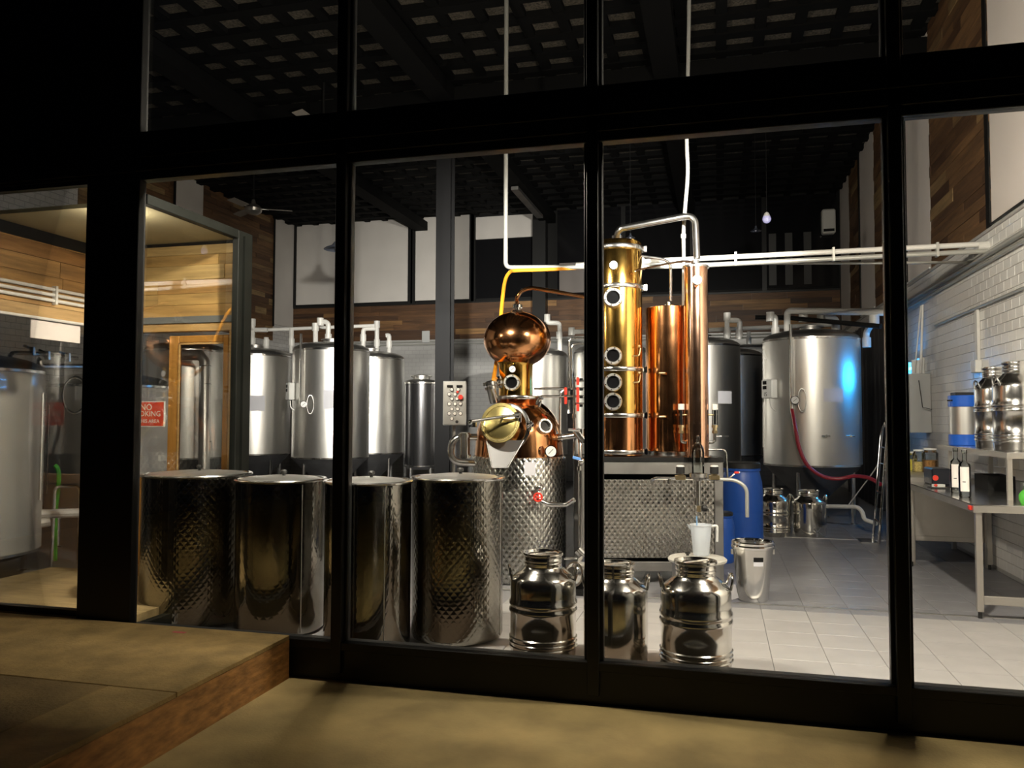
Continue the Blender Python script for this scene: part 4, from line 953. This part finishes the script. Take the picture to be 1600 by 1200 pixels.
for T, x0, x1 in ((TL1, 40, 0), (TL2, 95, 0)):
    p, a = fpt(T, x0, 700, .03); MB().tube([p+V((0, 0, .5)), p-V((0, 0, .5))], .012).build('level_tube', POL, T.o)
p, a = fpt(TL2, 247, 717, .01); MB().obox(p, (.2, .03, .07), atan2(TL2.n.y, TL2.n.x)+a+pi/2).build('name_plate', PLASTW, TL2.o)
p, a = fpt(TL2, 128, 618, .03); MB().torus(p, .2, .02, rotto(TL2.n) @ M4.Diagonal((.6, 1, 1, 1)), 24, 8).build('side_hatch', POL, TL2.o)

# red hose, white waste pipe, cable by the far right tank
hp = [fpt(TG, 1243, 640, .06)[0], at(1243, 670, 11.0), at(1249, 700, 10.95), at(1262, 727, 10.9), at(1285, 744, 10.85), at(1310, 748, 10.8), at(1335, 744, 10.7), at(1358, 747, 10.5), at(1376, 757, 10.3)]
tag(MB().tube(arcs(hp, 6), .026, 10).build('red_hose', REDHOSE), 'dark red hose hanging from the tank numbered 15', 'hose')
tag(MB().tube(bend([at(1288, 791, 11.0), at(1340, 792, 10.6), at(1348, 800, 10.5), at(1350, 812, 10.45), at(1370, 818, 10.3)], .1), .028, 10).build('waste_pipe', PVC), 'white plastic waste pipe low behind the far milk cans', 'pipe')
tag(MB().tube(arcs([at(1325, 790, 11.0), at(1340, 770, 10.8), at(1366, 735, 10.4), at(1376, 715, 10.3)], 5), .008, 6).build('white_cable', PVC), 'thin white cable slanting up towards the hand truck', 'cable')
# chrome hand truck
hb = onz(1373, 850, FL); ht = thing('hand_truck', 'chrome tube hand truck leaning by the right wall', 'hand truck', hb)
u_ = V((0, 1, 0)); 
for s in (0, 1): MB().tube(bend([hb+u_*.36*s, hb+u_*.36*s+V((.12, 0, 1.35)), hb+u_*.18+V((.13, 0, 1.45))], .1), .016, 8).build('rail', CHROME, ht)
for z in (.25, .6, .95, 1.15): MB().tube([hb+V((.09*z, 0, z)), hb+V((.09*z, .36, z))], .011, 8).build('rung', CHROME, ht)
MB().box(hb.x-.2, hb.x, hb.y, hb.y+.36, FL+.001, FL+.012).build('toe_plate', POL, ht)
# black sheeting on the right wall behind the far right tank
cu = thing('black_sheeting', 'black plastic sheeting hung on the right wall beyond the bench', 'curtain', (XR-.05, 14.8, FL))
b = MB(); n = 44; vs = []; fs = []
for k in range(n+1):
    y = 12.75+k*(17.9-12.75)/n
    for z in (FL+.01, 3.3): vs.append((XR-.09+.02*sin(k*1.9), y, z))
for k in range(n+1):
    for z in (FL+.01, 3.3): vs.append((XR-.085+.02*sin(k*1.9), y if False else 12.75+k*(17.9-12.75)/n, z))
o2 = 2*(n+1)
for k in range(n):
    fs.append((2*k, 2*k+2, 2*k+3, 2*k+1)); fs.append((o2+2*k, o2+2*k+1, o2+2*k+3, o2+2*k+2))
b.add(vs, fs).build('sheet', CURT, cu)
for k in range(5): MB().cyl((XR-.11, 13.1+k*1.1, 3.28), (XR, 13.1+k*1.1, 3.28), .012).build('hook', CHROME, cu)

# ---- PVC goosenecks and runs above the fermenters
def pvc(label, pts, r=.045, nubs=(), mt=None, rad=.07, group='white pipes over the fermenters', name='vent_pipe'):
    o = thing(name, label, 'pipe', V(pts[0]) if V(pts[0]).z < V(pts[-1]).z else V(pts[-1]), group)
    MB().tube(bend(pts, rad, 4), r, 10).build('tube', mt or PVC, o)
    for p in nubs: MB().cyl(V(p)-V((0, 0, .07)), V(p)+V((0, 0, .07)), r*1.35, seg=12).build('collar', mt or PVC, o)
    return o
def A(T): return lambda x, y, dt=0.: at(x, y, T.t+dt)
q = A(TA); pvc('tee-shaped white vent pipe on the fermenter beside the lobby', [q(418, 515.5), q(394.5, 515.5), q(394.5, 502)], nubs=[q(394.5, 504), q(394.5, 534)])
pvc('short upright white stub on the fermenter beside the lobby', [q(394.5, 516), q(394.5, 548)], nubs=[q(394.5, 536)])
pvc('second white stub pipe beside the tee on the lobby-side fermenter', [q(416, 527), q(416, 550)], nubs=[q(416, 536)])
pvc('small white stub behind the lobby-side fermenters', [q(455.5, 513, .3), q(455.5, 552, .3)], nubs=[q(455.5, 535, .3)])
q = A(TB_); pvc('hooked white gooseneck vent on the brightest fermenter', [q(500, 503), q(513, 503), q(513, 536)], nubs=[q(513, 528), q(500.5, 503)])
pvc('straight white stub pipe next to the hooked gooseneck', [q(493, 508), q(493, 538)], nubs=[q(493, 511)])
q = A(TC); pvc('white gooseneck with square bend on the half-hidden fermenter', [q(567.5, 548), q(567.5, 513.5), q(589, 513.5)], nubs=[q(567.5, 528)])
pvc('tall white standpipe with tee on the half-hidden fermenter', [q(589, 503), q(589, 548)], nubs=[q(589, 536), q(589, 507)])
pvc('lone white swan-neck pipe at the edge of the half-hidden fermenter', [q(603, 524.5), q(608, 523.5), q(608, 556)], nubs=[q(608, 538)])
pvc('long white pipe run linking the left fermenters', [at(417, 515.5, 15.4), at(589, 508.5, 15.9)], r=.034, name='pipe_run', group='overhead pipe runs')
q = A(TE); pvc('stepped white vent pipe behind the copper ball', [q(855, 495), q(855, 504.5), q(874.5, 504.5), q(874.5, 548)], nubs=[q(855, 497), q(874, 524)])
pvc('white pipe tee behind the black window post', [at(890, 518.5, 14.6), at(955, 517, 14.6), at(955, 542, 14.6)], nubs=[at(893, 518, 14.6)])
q = A(TF); pvc('white upright vent with tee on the fermenter behind the condenser', [q(1136, 492), q(1136, 530)], nubs=[q(1136, 495), q(1136, 522)])
pvc('white inverted U pipe on the fermenter behind the condenser', [q(1138, 500.5), q(1156, 500.5), q(1155, 530)], nubs=[q(1155, 521)])
pvc('thin capped white stub on the darker fermenter', [at(1170, 518, 15), at(1170, 536, 15)], r=.035, nubs=[at(1170, 532, 15)])
q = A(TG); pvc('hooked white gooseneck beside the tank numbered 15', [q(1203, 495, .4), q(1211, 495, .4), q(1211.5, 532, .4)], nubs=[q(1211.5, 519, .4), q(1203.5, 495, .4)])
pvc('thick white pipe run with drops over the tank numbered 15', [q(1230, 530, .5), q(1230, 485.5, .5), q(1385, 488, -.6)], r=.05, name='pipe_run', group='overhead pipe runs', nubs=[q(1255, 496, .4), q(1284, 497, .2), q(1366, 500, -.5)])
pvc('thin white pipe run across the back behind the right tanks', [at(1108, 515.5, 15.3), at(1310, 507, 14.5)], r=.04, name='pipe_run', group='overhead pipe runs')
pvc('grey elbow pipe over the right side of the tank numbered 15', [q(1288, 497, .1), q(1307, 497, .1), q(1306, 520, .1)], mt=GREYBOX, nubs=[q(1306, 512, .1)])
pvc('white drop pipe at the right wall above the hand truck', [q(1366, 500, -.5), q(1353, 520, -.3), q(1354, 541, -.3)], nubs=[q(1354, 535, -.3)])
pvc('black pipe slanting across above the tank numbered 15', [at(1180, 496, 12.5), at(1225, 496, 12.4), at(1376, 510, 10.9)], mt=BLACKM, r=.035, name='pipe_run', group='overhead pipe runs')
q = A(TL1); pvc('thin steel pipe with blue lever over the squat lobby tank', [at(10, 572, 7.5), at(16, 551, 7.6), at(52, 552, 7.9), at(120, 560, 8.6)], r=.022, mt=POL, name='lobby_pipe')
pvc('bright steel pipe run in front of the squat tanks', [at(61, 587, 8.0), at(61, 558, 8.0), at(62, 572.5, 8.0), at(150, 573, 8.6)], r=.03, mt=POL, name='lobby_pipe')
LT = {42: 7.88, 66: 8.1, 98: 8.45}
for x, yy in ((42, 541), (66, 548), (98, 551)):
    lv = thing('lever_valve', {42: 'blue lever valve above the squat lobby tank', 66: 'steel lever valve on the lobby pipes', 98: 'blue-white lever valve on pipe near the wide black post'}[x], 'valve', at(x+8, yy+12, LT[x]))
    MB().tube([at(x-5, yy-1, LT[x]), at(x+7, yy+4, LT[x])], .014, 8).build('lever', BLUEH if x != 66 else POL, lv)
    MB().cyl(at(x+8, yy+14, LT[x]), at(x+8, yy+1, LT[x]), .03, seg=10).build('body', POL, lv)
pvc('white drain pipe bent double low beside the squat tanks', [at(125, 801, 7.9), at(48, 804, 7.6), at(48, 820, 7.6), at(78, 815, 7.7)], r=.045, mt=PVC, name='drain_pipe', group=None, rad=.09)
tag(MB().tube(arcs([at(86, 727, 8.2), at(90, 732, 8.2), at(92, 745, 8.2), at(90, 775, 8.2), at(87, 800, 8.2), at(86, 876, 8.2)], 5), .022, 8).build('green_hose', GREEN), 'short green hose hanging beside the squat tank', 'hose')
tag(MB().tube(bend([ctr(86, 8.1), at(86, 760, 8.1), at(125, 760, 8.2), ctr(128, 8.2)], .06), .016, 8).build('steel_rail', POL), 'bent steel rail in front of the squat tanks', 'rail')
# insulated bright duct seen through the orange door
du = thing('vent_duct', 'bright metal elbow duct seen through the orange door', 'duct', ctr(321, 12.6))
MB().tube([at(278, 554, 12.7), at(313, 555, 12.6), at(320.5, 565, 12.6), ctr(321, 12.6)], .088, 18).build('duct_tube', mat('bright_duct', (.72, .71, .68), .9, .35), du)
for y in (572, 600, 690): MB().torus(at(321, y, 12.6), .09, .006, None, 24, 6).build('duct_seam', POL, du)

# ---- overhead pipes from the right wall to the still
YP = 9.05
pw = onx(1545, 381, XR); YP = pw.y
tag(MB().tube([(XR, YP, pw.z), (ony(900, 414, YP).x, YP, ony(900, 414, YP).z)], .028, 12).tube([(XR-.1, YP, pw.z-.02), (XR, YP, pw.z-.02)], .04, 10).build('overhead_pipe', PVC), 'upper white overhead pipe running from tiled wall towards the still', 'pipe')
z2 = pw.z-.075; e = ony(790, 418, YP)
vp_ = thing('overhead_pipe', 'lower white overhead pipe that turns up to the ceiling by the ball', 'pipe', (e.x, YP, e.z))
MB().tube(bend([(XR-.02, YP-.01, z2), (-.4, YP-.01, z2-.02), e, (e.x, YP, HC-.072)], .07, 5), .026, 12).build('tube', GALV, vp_)
for x in (2.2, 1.2, .2, -.8): MB().box(x-.012, x+.012, YP-.04, YP+.035, z2-.035, pw.z+.035).build('pipe_clip', GALV, vp_)
pw2 = onx(1520, 410, XR); e2 = ony(1000, 413, pw2.y)
tag(MB().tube([(XR, pw2.y, pw2.z), (e2.x, pw2.y, e2.z)], .016, 10).sphere((XR-.02, pw2.y, pw2.z), .04).build('thin_overhead_pipe', GALV), 'thin pale overhead pipe below the white pair', 'pipe')
cp_ = thing('ceiling_drop_pipe', 'grey flexible pipe dropping from ceiling to the wide copper cylinder', 'pipe', at(1068, 478, 7.62))
MB().tube(arcs([at(1068.5, 478, 7.62), at(1068.5, 400, 7.62), at(1068, 368, 7.62), at(1070, 330, 7.62), at(1074.5, 270, 7.62), at(1073, 210, 7.62), at(1076, 60, 7.6), at(1078, -110, 7.6), at(1079, -170, 7.6)], 5), .018, 8).build('tube', mat('grey_flex', (.25, .25, .24), .2, .5), cp_)
MB().cyl(at(1068, 372, 7.62), at(1068, 366, 7.62), .026).build('coupling', GALV, cp_)

# ================================================================== RIGHT WALL FIXTURES
def onwall(x, y): return onx(x, y, XR)
a, b = onwall(1441, 518.5), onwall(1600, 453); zc = (a.z+b.z)/2
tag(MB().tube([(XR-.03, 7.0, zc), (XR-.03, 11.0, zc)], .016, 8).build('wall_conduit', GALV), 'single thin grey conduit along the tiled wall', 'conduit')
a = onwall(1600, 366); b = onwall(1600, 374)
for i, (z, r) in enumerate(((a.z, .028), (a.z-.08, .018))):
    tag(MB().tube([(XR-.035, 6.9, z), (XR-.035, 13.5, z)], r, 10).build('wall_conduit', GALV), ['thicker grey pipe high on the tiled wall', 'thinner grey pipe just below the thick one on tiles'][i], 'conduit')
a = onwall(1531, 478); b = onwall(1531, 563); tk = thing('cable_trunking', 'white cable trunking dropping to a socket box on tiles', 'trunking', b)
MB().box(XR-.035, XR-.004, b.y-.045, b.y+.0, b.z, a.z).box(XR-.03, XR-.004, b.y+.02, b.y+.045, b.z, a.z).build('channel', PVC, tk, bevel=.003)
MB().box(XR-.07, XR-.004, b.y-.09, b.y+.08, b.z-.13, b.z).build('socket_box', PLASTW, tk, bevel=.006)
yc = onwall(1455, 600).y; ec = thing('electrical_cabinet', 'grey steel electrical cabinet on the tiled wall', 'cabinet', (XR-.13, yc, 1.43))
MB().box(XR-.26, XR-.004, yc, yc+.30, 1.42, 2.19).build('body', GREYBOX, ec, bevel=.006)
MB().box(XR-.275, XR-.261, yc+.01, yc+.29, 1.43, 2.18).build('door', GREYBOX, ec, bevel=.003)
MB().cyl((XR-.285, yc+.05, 1.8), (XR-.275, yc+.05, 1.8), .012).build('lock', CHROME, ec)
MB().tube([(XR-.1, yc+.1, 2.19), (XR-.06, yc+.1, 3.1)], .016).tube([(XR-.16, yc+.16, 2.19), (XR-.06, yc+.2, 3.1)], .01).build('feed_conduit', PVC, ec)
MB().tube([(XR-.15, yc-.02, 2.1), (XR-.12, yc-.06, 1.75), (XR-.02, yc-.1, 1.72)], .006).build('lead', RUBBER, ec)
yk = 11.94; ik = thing('insect_lamp', 'insect lamp with glowing blue tubes on the tiled wall', 'lamp', (XR-.1, yk, 2.1))
z1, z2_ = onx(1418, 577, XR-.12).z, onx(1418, 593, XR-.12).z
MB().box(XR-.06, XR-.004, yk-.25, yk+.25, z2_-.08, z1+.13).build('backplate', PLASTW, ik, bevel=.004)
for z in (z1, z2_): MB().cyl((XR-.12, yk-.22, z), (XR-.12, yk+.22, z), .018, seg=12).build('tube', UVT, ik)
for y in (yk-.25, yk+.22): MB().box(XR-.16, XR-.061, y, y+.03, z2_-.06, z1+.1).build('end_cap', PLASTW, ik)
MB().box(XR-.165, XR-.161, yk-.25, yk+.25, z2_-.075, z2_-.06).build('guard_bar', CHROME, ik)

# ================================================================== BENCH AND WHAT STANDS ON IT
TX0, TX1, TY0, TY1, TZ = 1.86, 2.655, 6.74, 9.02, .955
tbn = thing('steel_bench', 'long stainless work bench along the tiled wall', 'bench', (2.25, 7.9, FL))
MB().box(TX0, TX1, TY0, TY1, TZ-.008, TZ).build('worktop', POL, tbn)
MB().box(TX0, TX0+.03, TY0, TY1, TZ-.06, TZ-.009).box(TX0+.03, TX1, TY0, TY0+.03, TZ-.06, TZ-.009).build('edge_lip', TABLE, tbn)
for x in (TX0+.02, TX1-.065):
    for y in (TY0+.02, TY1-.065):
        lg = MB().box(x, x+.045, y, y+.045, FL+.05, TZ-.009).build('leg', TABLE, tbn, bevel=.003)
        MB().cyl((x+.022, y+.022, FL), (x+.022, y+.022, FL+.055), .014).build('foot', RUBBER, lg)
MB().box(TX0+.065, TX1-.065, TY0+.025, TY0+.06, .205, .27).build('end_stretcher', TABLE, tbn, bevel=.003)
cb = thing('steel_cabinet', 'steel cabinet on legs standing at the far end of bench', 'cabinet', (2.3, 9.7, FL))
CZ = 1.0
MB().box(1.90, 2.655, 9.04, 10.3, CZ-.05, CZ).build('worktop', TABLE, cb, bevel=.004)
for x in (1.91, 2.60):
    for y in (9.05, 10.24): MB().box(x, x+.045, y, y+.045, FL, CZ-.051).build('leg', TABLE, cb, bevel=.003)
MB().box(1.957, 2.598, 9.065, 9.075, .40, CZ-.051).build('end_panel', TABLE, cb)
MB().box(1.957, 2.598, 9.055, 9.095, .35, .40).build('end_rail', TABLE, cb, bevel=.003)
MB().box(1.92, 1.93, 9.1, 10.23, .36, CZ-.051).build('front_panel', TABLE, cb)
MB().box(1.957, 2.63, 9.10, 10.23, .345, .36).build('bottom_shelf', TABLE, cb)
SX, SZ, SY0, SY1 = 2.22, 1.335, 7.15, 9.2
sh = thing('bench_shelf', 'steel over-shelf on posts above the bench', 'shelf', (2.5, 8.3, TZ))
MB().box(SX, XR-.02, SY0, SY1, SZ-.006, SZ).build('shelf_plate', POL, sh)
MB().box(SX, SX+.03, SY0, SY1, SZ-.05, SZ-.007).box(SX+.03, XR-.02, SY0, SY0+.03, SZ-.05, SZ-.007).build('edge_lip', TABLE, sh)
for x in (SX+.01, XR-.09):
    for y in (SY0+.02, SY1-.35): MB().box(x, x+.035, y, y+.035, TZ, SZ-.007).build('post', TABLE, sh)
# kegs on the shelf
milkcan('shelf_keg', 'shiny ribbed steel keg on shelf beside the blue-banded keg', V((2.46, 8.22, SZ+.001)), .165, .74, 'kegs on the bench shelf', spigot=True, lidbar=False, mt=POL)
milkcan('shelf_keg', 'shiny ribbed steel keg at the open end of the shelf', V((2.46, 7.63, SZ+.001)), .19, .75, 'kegs on the bench shelf', spigot=True, lidbar=False, mt=POL)
kc = V((2.42, 8.93, SZ+.001)); kg = thing('blue_banded_keg', 'steel keg with blue top and bottom bands on the shelf', 'keg', kc)
MB().lathe([(.158, .0), (.165, .006), (.165, .105), (.158, .11)], kc, 36).lathe([(0, .001), (.158, 0)], kc, 36).build('lower_band', BLUEB, kg)
MB().lathe([(.155, .11), (.155, .385)], kc, 36).build('body', STEEL, kg)
MB().lathe([(.156, .385), (.165, .39), (.165, .495), (.158, .50), (0, .499)], kc, 36).build('upper_band', BLUEB, kg)
MB().obox(kc+V((-.16, -.05, .45)), (.02, .07, .014), .3).build('hand_hole', BLACKM, kg)
MB().box(kc.x-.12, kc.x+.06, kc.y-.09, kc.y+.09, kc.z+.50, kc.z+.53).build('dark_tray', RUBBER, kg)
# bottles
def bottle(x, y, label):
    c = V((x, y, TZ+.001)); o = thing('gin_bottle', label, 'bottle', c, 'labelled bottles on the bench')
    MB().lathe([(0, 0), (.042, 0), (.046, .006), (.046, .25), (.041, .275), (.02, .295), (.017, .31), (.017, .36), (.021, .363), (.021, .372)], c, 28).build('glass', GLASSJ, o)
    d = V((-x, -y, 0)).normalized(); a = atan2(d.y, d.x)
    MB().lathe([(.0468, .05), (.0468, .25)], c, 10, a0=a-.75, a1=a+.75).build('label', SIGNW, o)
    MB().lathe([(.0472, .125), (.0472, .131)], c, 6, a0=a-.35, a1=a+.15).build('label_mark', BLACKM, o)
    MB().lathe([(0, .36), (.022, .36), (.022, .39), (0, .392)], c, 16).build('stopper', GLASSJ, o)
b1 = onz(1494, 770, TZ); b2 = onz(1508, 777, TZ)
bottle(b1.x, b1.y, 'clear bottle with white label, the one further from the bench end'); bottle(b2.x, b2.y, 'clear bottle with white label, nearer the bench end')
def jar(x, y, r, h, fill, label, mt):
    p = onz(x, y, CZ); c = V((p.x, p.y, CZ+.001)); o = thing('glass_jar', label, 'jar', c, 'jars on the cabinet')
    MB().lathe([(0, 0), (r, 0), (r, h*.8), (r*.75, h*.9), (r*.75, h*.95)], c, 24).build('glass', GLASSJ, o)
    MB().lathe([(0, .004), (r*.94, .004), (r*.94, h*fill), (0, h*fill)], c, 24).build('contents', mt, o)
    MB().lathe([(r*.8, h*.93), (r*.82, h*.95), (r*.8, h), (0, h)], c, 24).build('lid', PLASTW, o)
jar(1454, 738, .085, .27, .5, 'glass jar half full of brown grain on the steel cabinet', JARFILL)
jar(1436, 737, .07, .25, .45, 'glass jar of pale grain beside the brown one', JARFILL2)
jar(1422, 735.5, .08, .22, .6, 'glass jar with yellow contents on the steel cabinet', mat('yellow_contents', (.6, .5, .08), 0, .8))
p = onz(1455, 762, TZ); o = thing('bottle_opener_tray', 'small tray of red and white bits at bench edge', 'tray', (p.x, p.y, TZ))
MB().box(p.x-.03, p.x+.2, p.y-.12, p.y+.02, TZ+.001, TZ+.012).build('tray', RUBBER, o)
MB().obox((p.x+.05, p.y-.05, TZ+.025), (.1, .05, .025), .3).build('white_bit', PLASTW, o); MB().sphere((p.x+.02, p.y-.08, TZ+.028), .016, .014).build('red_bit', RED, o)
o = thing('dark_appliance', 'dark box appliance with red knob under the shelf', 'appliance', (2.2, 8.8, TZ))
MB().box(2.02, 2.20, 8.62, 8.95, TZ+.001, TZ+.16).build('case', mat('dark_blue_case', (.012, .014, .022), 0, .3), o, bevel=.012)
MB().cyl((2.05, 8.608, TZ+.07), (2.05, 8.62, TZ+.07), .026, seg=16).build('red_knob', RED, o)
o = thing('black_crate', 'low black crate on the bench under the shelf', 'crate', (2.5, 8.2, TZ))
MB().box(2.36, 2.58, 8.1, 8.5, TZ+.001, TZ+.015).box(2.36, 2.37, 8.1, 8.5, TZ+.015, TZ+.13).box(2.57, 2.58, 8.1, 8.5, TZ+.015, TZ+.13).box(2.37, 2.57, 8.1, 8.11, TZ+.015, TZ+.13).box(2.37, 2.57, 8.49, 8.5, TZ+.015, TZ+.13).build('crate_box', BLACKM, o)
p = onz(1511, 787, TZ-.03); tag(MB().obox((TX0-.008, TY0+.06, TZ-.03), (.016, .06, .035)).build('red_clip', RED, None, bevel=.006), 'small red clip on the bench corner', 'clip')
p = onz(1604, 788, TZ); o = thing('green_bottle', 'round green flask at the wall end of the bench', 'bottle', (p.x, p.y, TZ))
MB().lathe([(0, 0), (.035, 0), (.05, .03), (.05, .07), (.03, .1), (.015, .11), (.015, .14), (0, .141)], (p.x, p.y, TZ+.001), 20).build('body', GREEN, o)
MB().lathe([(0, .14), (.018, .14), (.018, .16), (0, .16)], (p.x, p.y, TZ+.001), 12).build('cap', PLASTW, o)

# ================================================================== UP HIGH: fans, pendants, bulb, air conditioner, duct
def fan(label, p, R, a0):
    o = thing('ceiling_fan', label, 'ceiling fan', p, 'ceiling fans')
    MB().tube([p+V((0, 0, .08)), (p.x, p.y, HC-.03)], .02, 10).build('rod', BLACKM, o)
    MB().lathe([(0, -.12), (.1, -.11), (.16, -.06), (.17, .0), (.12, .06), (.05, .1), (.03, .18)], p, 28).build('motor', mat('fan_metal', (.45, .44, .42), .8, .3), o)
    for k in range(3):
        a = a0+k*2*pi/3; M = M4.Translation(p) @ M4.Rotation(a, 4, 'Z') @ M4.Rotation(.2, 4, 'X')
        MB().box(.26, R, -.085, .085, -.006, .006, M).build('blade', mat('fan_blade', (.30, .27, .24), 0, .5), o, bevel=.003)
        MB().box(.12, .30, -.02, .02, -.008, .004, M).build('blade_arm', STEELD, o)
fan('ceiling fan near the left plank wall', at(396, 326, 16.0), .75, .5)
fan('ceiling fan hidden behind the transom, one blade showing', at(505, 202, 12.0), .75, 2.6)
def pendant(label, p, R, mt=None):
    o = thing('pendant_lamp', label, 'pendant lamp', p, 'unlit pendant lamps')
    MB().lathe([(R, 0), (R*.9, .02*R/.2), (R*.45, .30*R), (R*.2, .62*R), (R*.12, .9*R), (.02, .95*R)], p, 36).build('shade', mt or mat('grey_blue_shade', (.09, .10, .13), .3, .35), o)
    MB().tube([p+V((0, 0, .9*R)), (p.x, p.y, HC-.03)], .006, 6).build('cord', BLACKM, o)
    MB().sphere(p+V((0, 0, .12*R)), R*.22).build('bulb', mat('unlit_bulb', (.5, .5, .6), 0, .3), o)
pendant('conical pendant lamp hanging against the white blinds', at(528, 390, 12.5), .22)
pendant('dark pendant lamp above the vapour pipe', at(985, 372, 13.5), .08)
pendant('dark small pendant left of the violet bulb', at(1181, 361, 13.5), .09)
p = at(1198, 340, 11); o = thing('violet_bulb', 'bare violet-white bulb hanging on a wire', 'light bulb', p)
MB().sphere(p+V((0, 0, -.02)), .058, .06).build('globe', BULBM, o); MB().lathe([(.05, .015), (.03, .06), (.012, .075)], p, 16).build('socket', PLASTW, o)
MB().tube([p+V((0, 0, .07)), (p.x, p.y, HC-.03)], .004, 6).build('wire', BLACKM, o)
a, b = ony(1284, 327, YB-.25), ony(1306, 364, YB-.25); o = thing('air_conditioner', 'white wall air conditioner high in the far right corner', 'air conditioner', ((a.x+b.x)/2, YB-.13, b.z))
MB().box(a.x, b.x, YB-.27, YB-.04, b.z, a.z).build('case', PLASTW, o, bevel=.03); MB().box(a.x+.03, b.x-.03, YB-.274, YB-.268, b.z+.04, b.z+.1).build('vent_slot', BLACKM, o)
o = thing('galvanised_duct', 'dull galvanised light trunking under the beam near back wall', 'trunking', (-3.98, 17, 6.28))
MB().box(-4.05, -3.90, 15.6, 18.0, 6.24, 6.31).build('channel', STEELD, o); 
for y in (15.9, 17.6): MB().tube([(-3.975, y, 6.31), (-3.975, y, 6.36)], .01).build('hanger', BLACKM, o)
p = at(661, 526, 18); a, b = ony(659, 517, YB-.06), ony(671, 535, YB-.06)
o = tag(MB().box(a.x, b.x, YB-.06, YB-.03, b.z, a.z).build('junction_box', GREYBOX, None, bevel=.01), 'grey junction box on the back plank band', 'junction box')
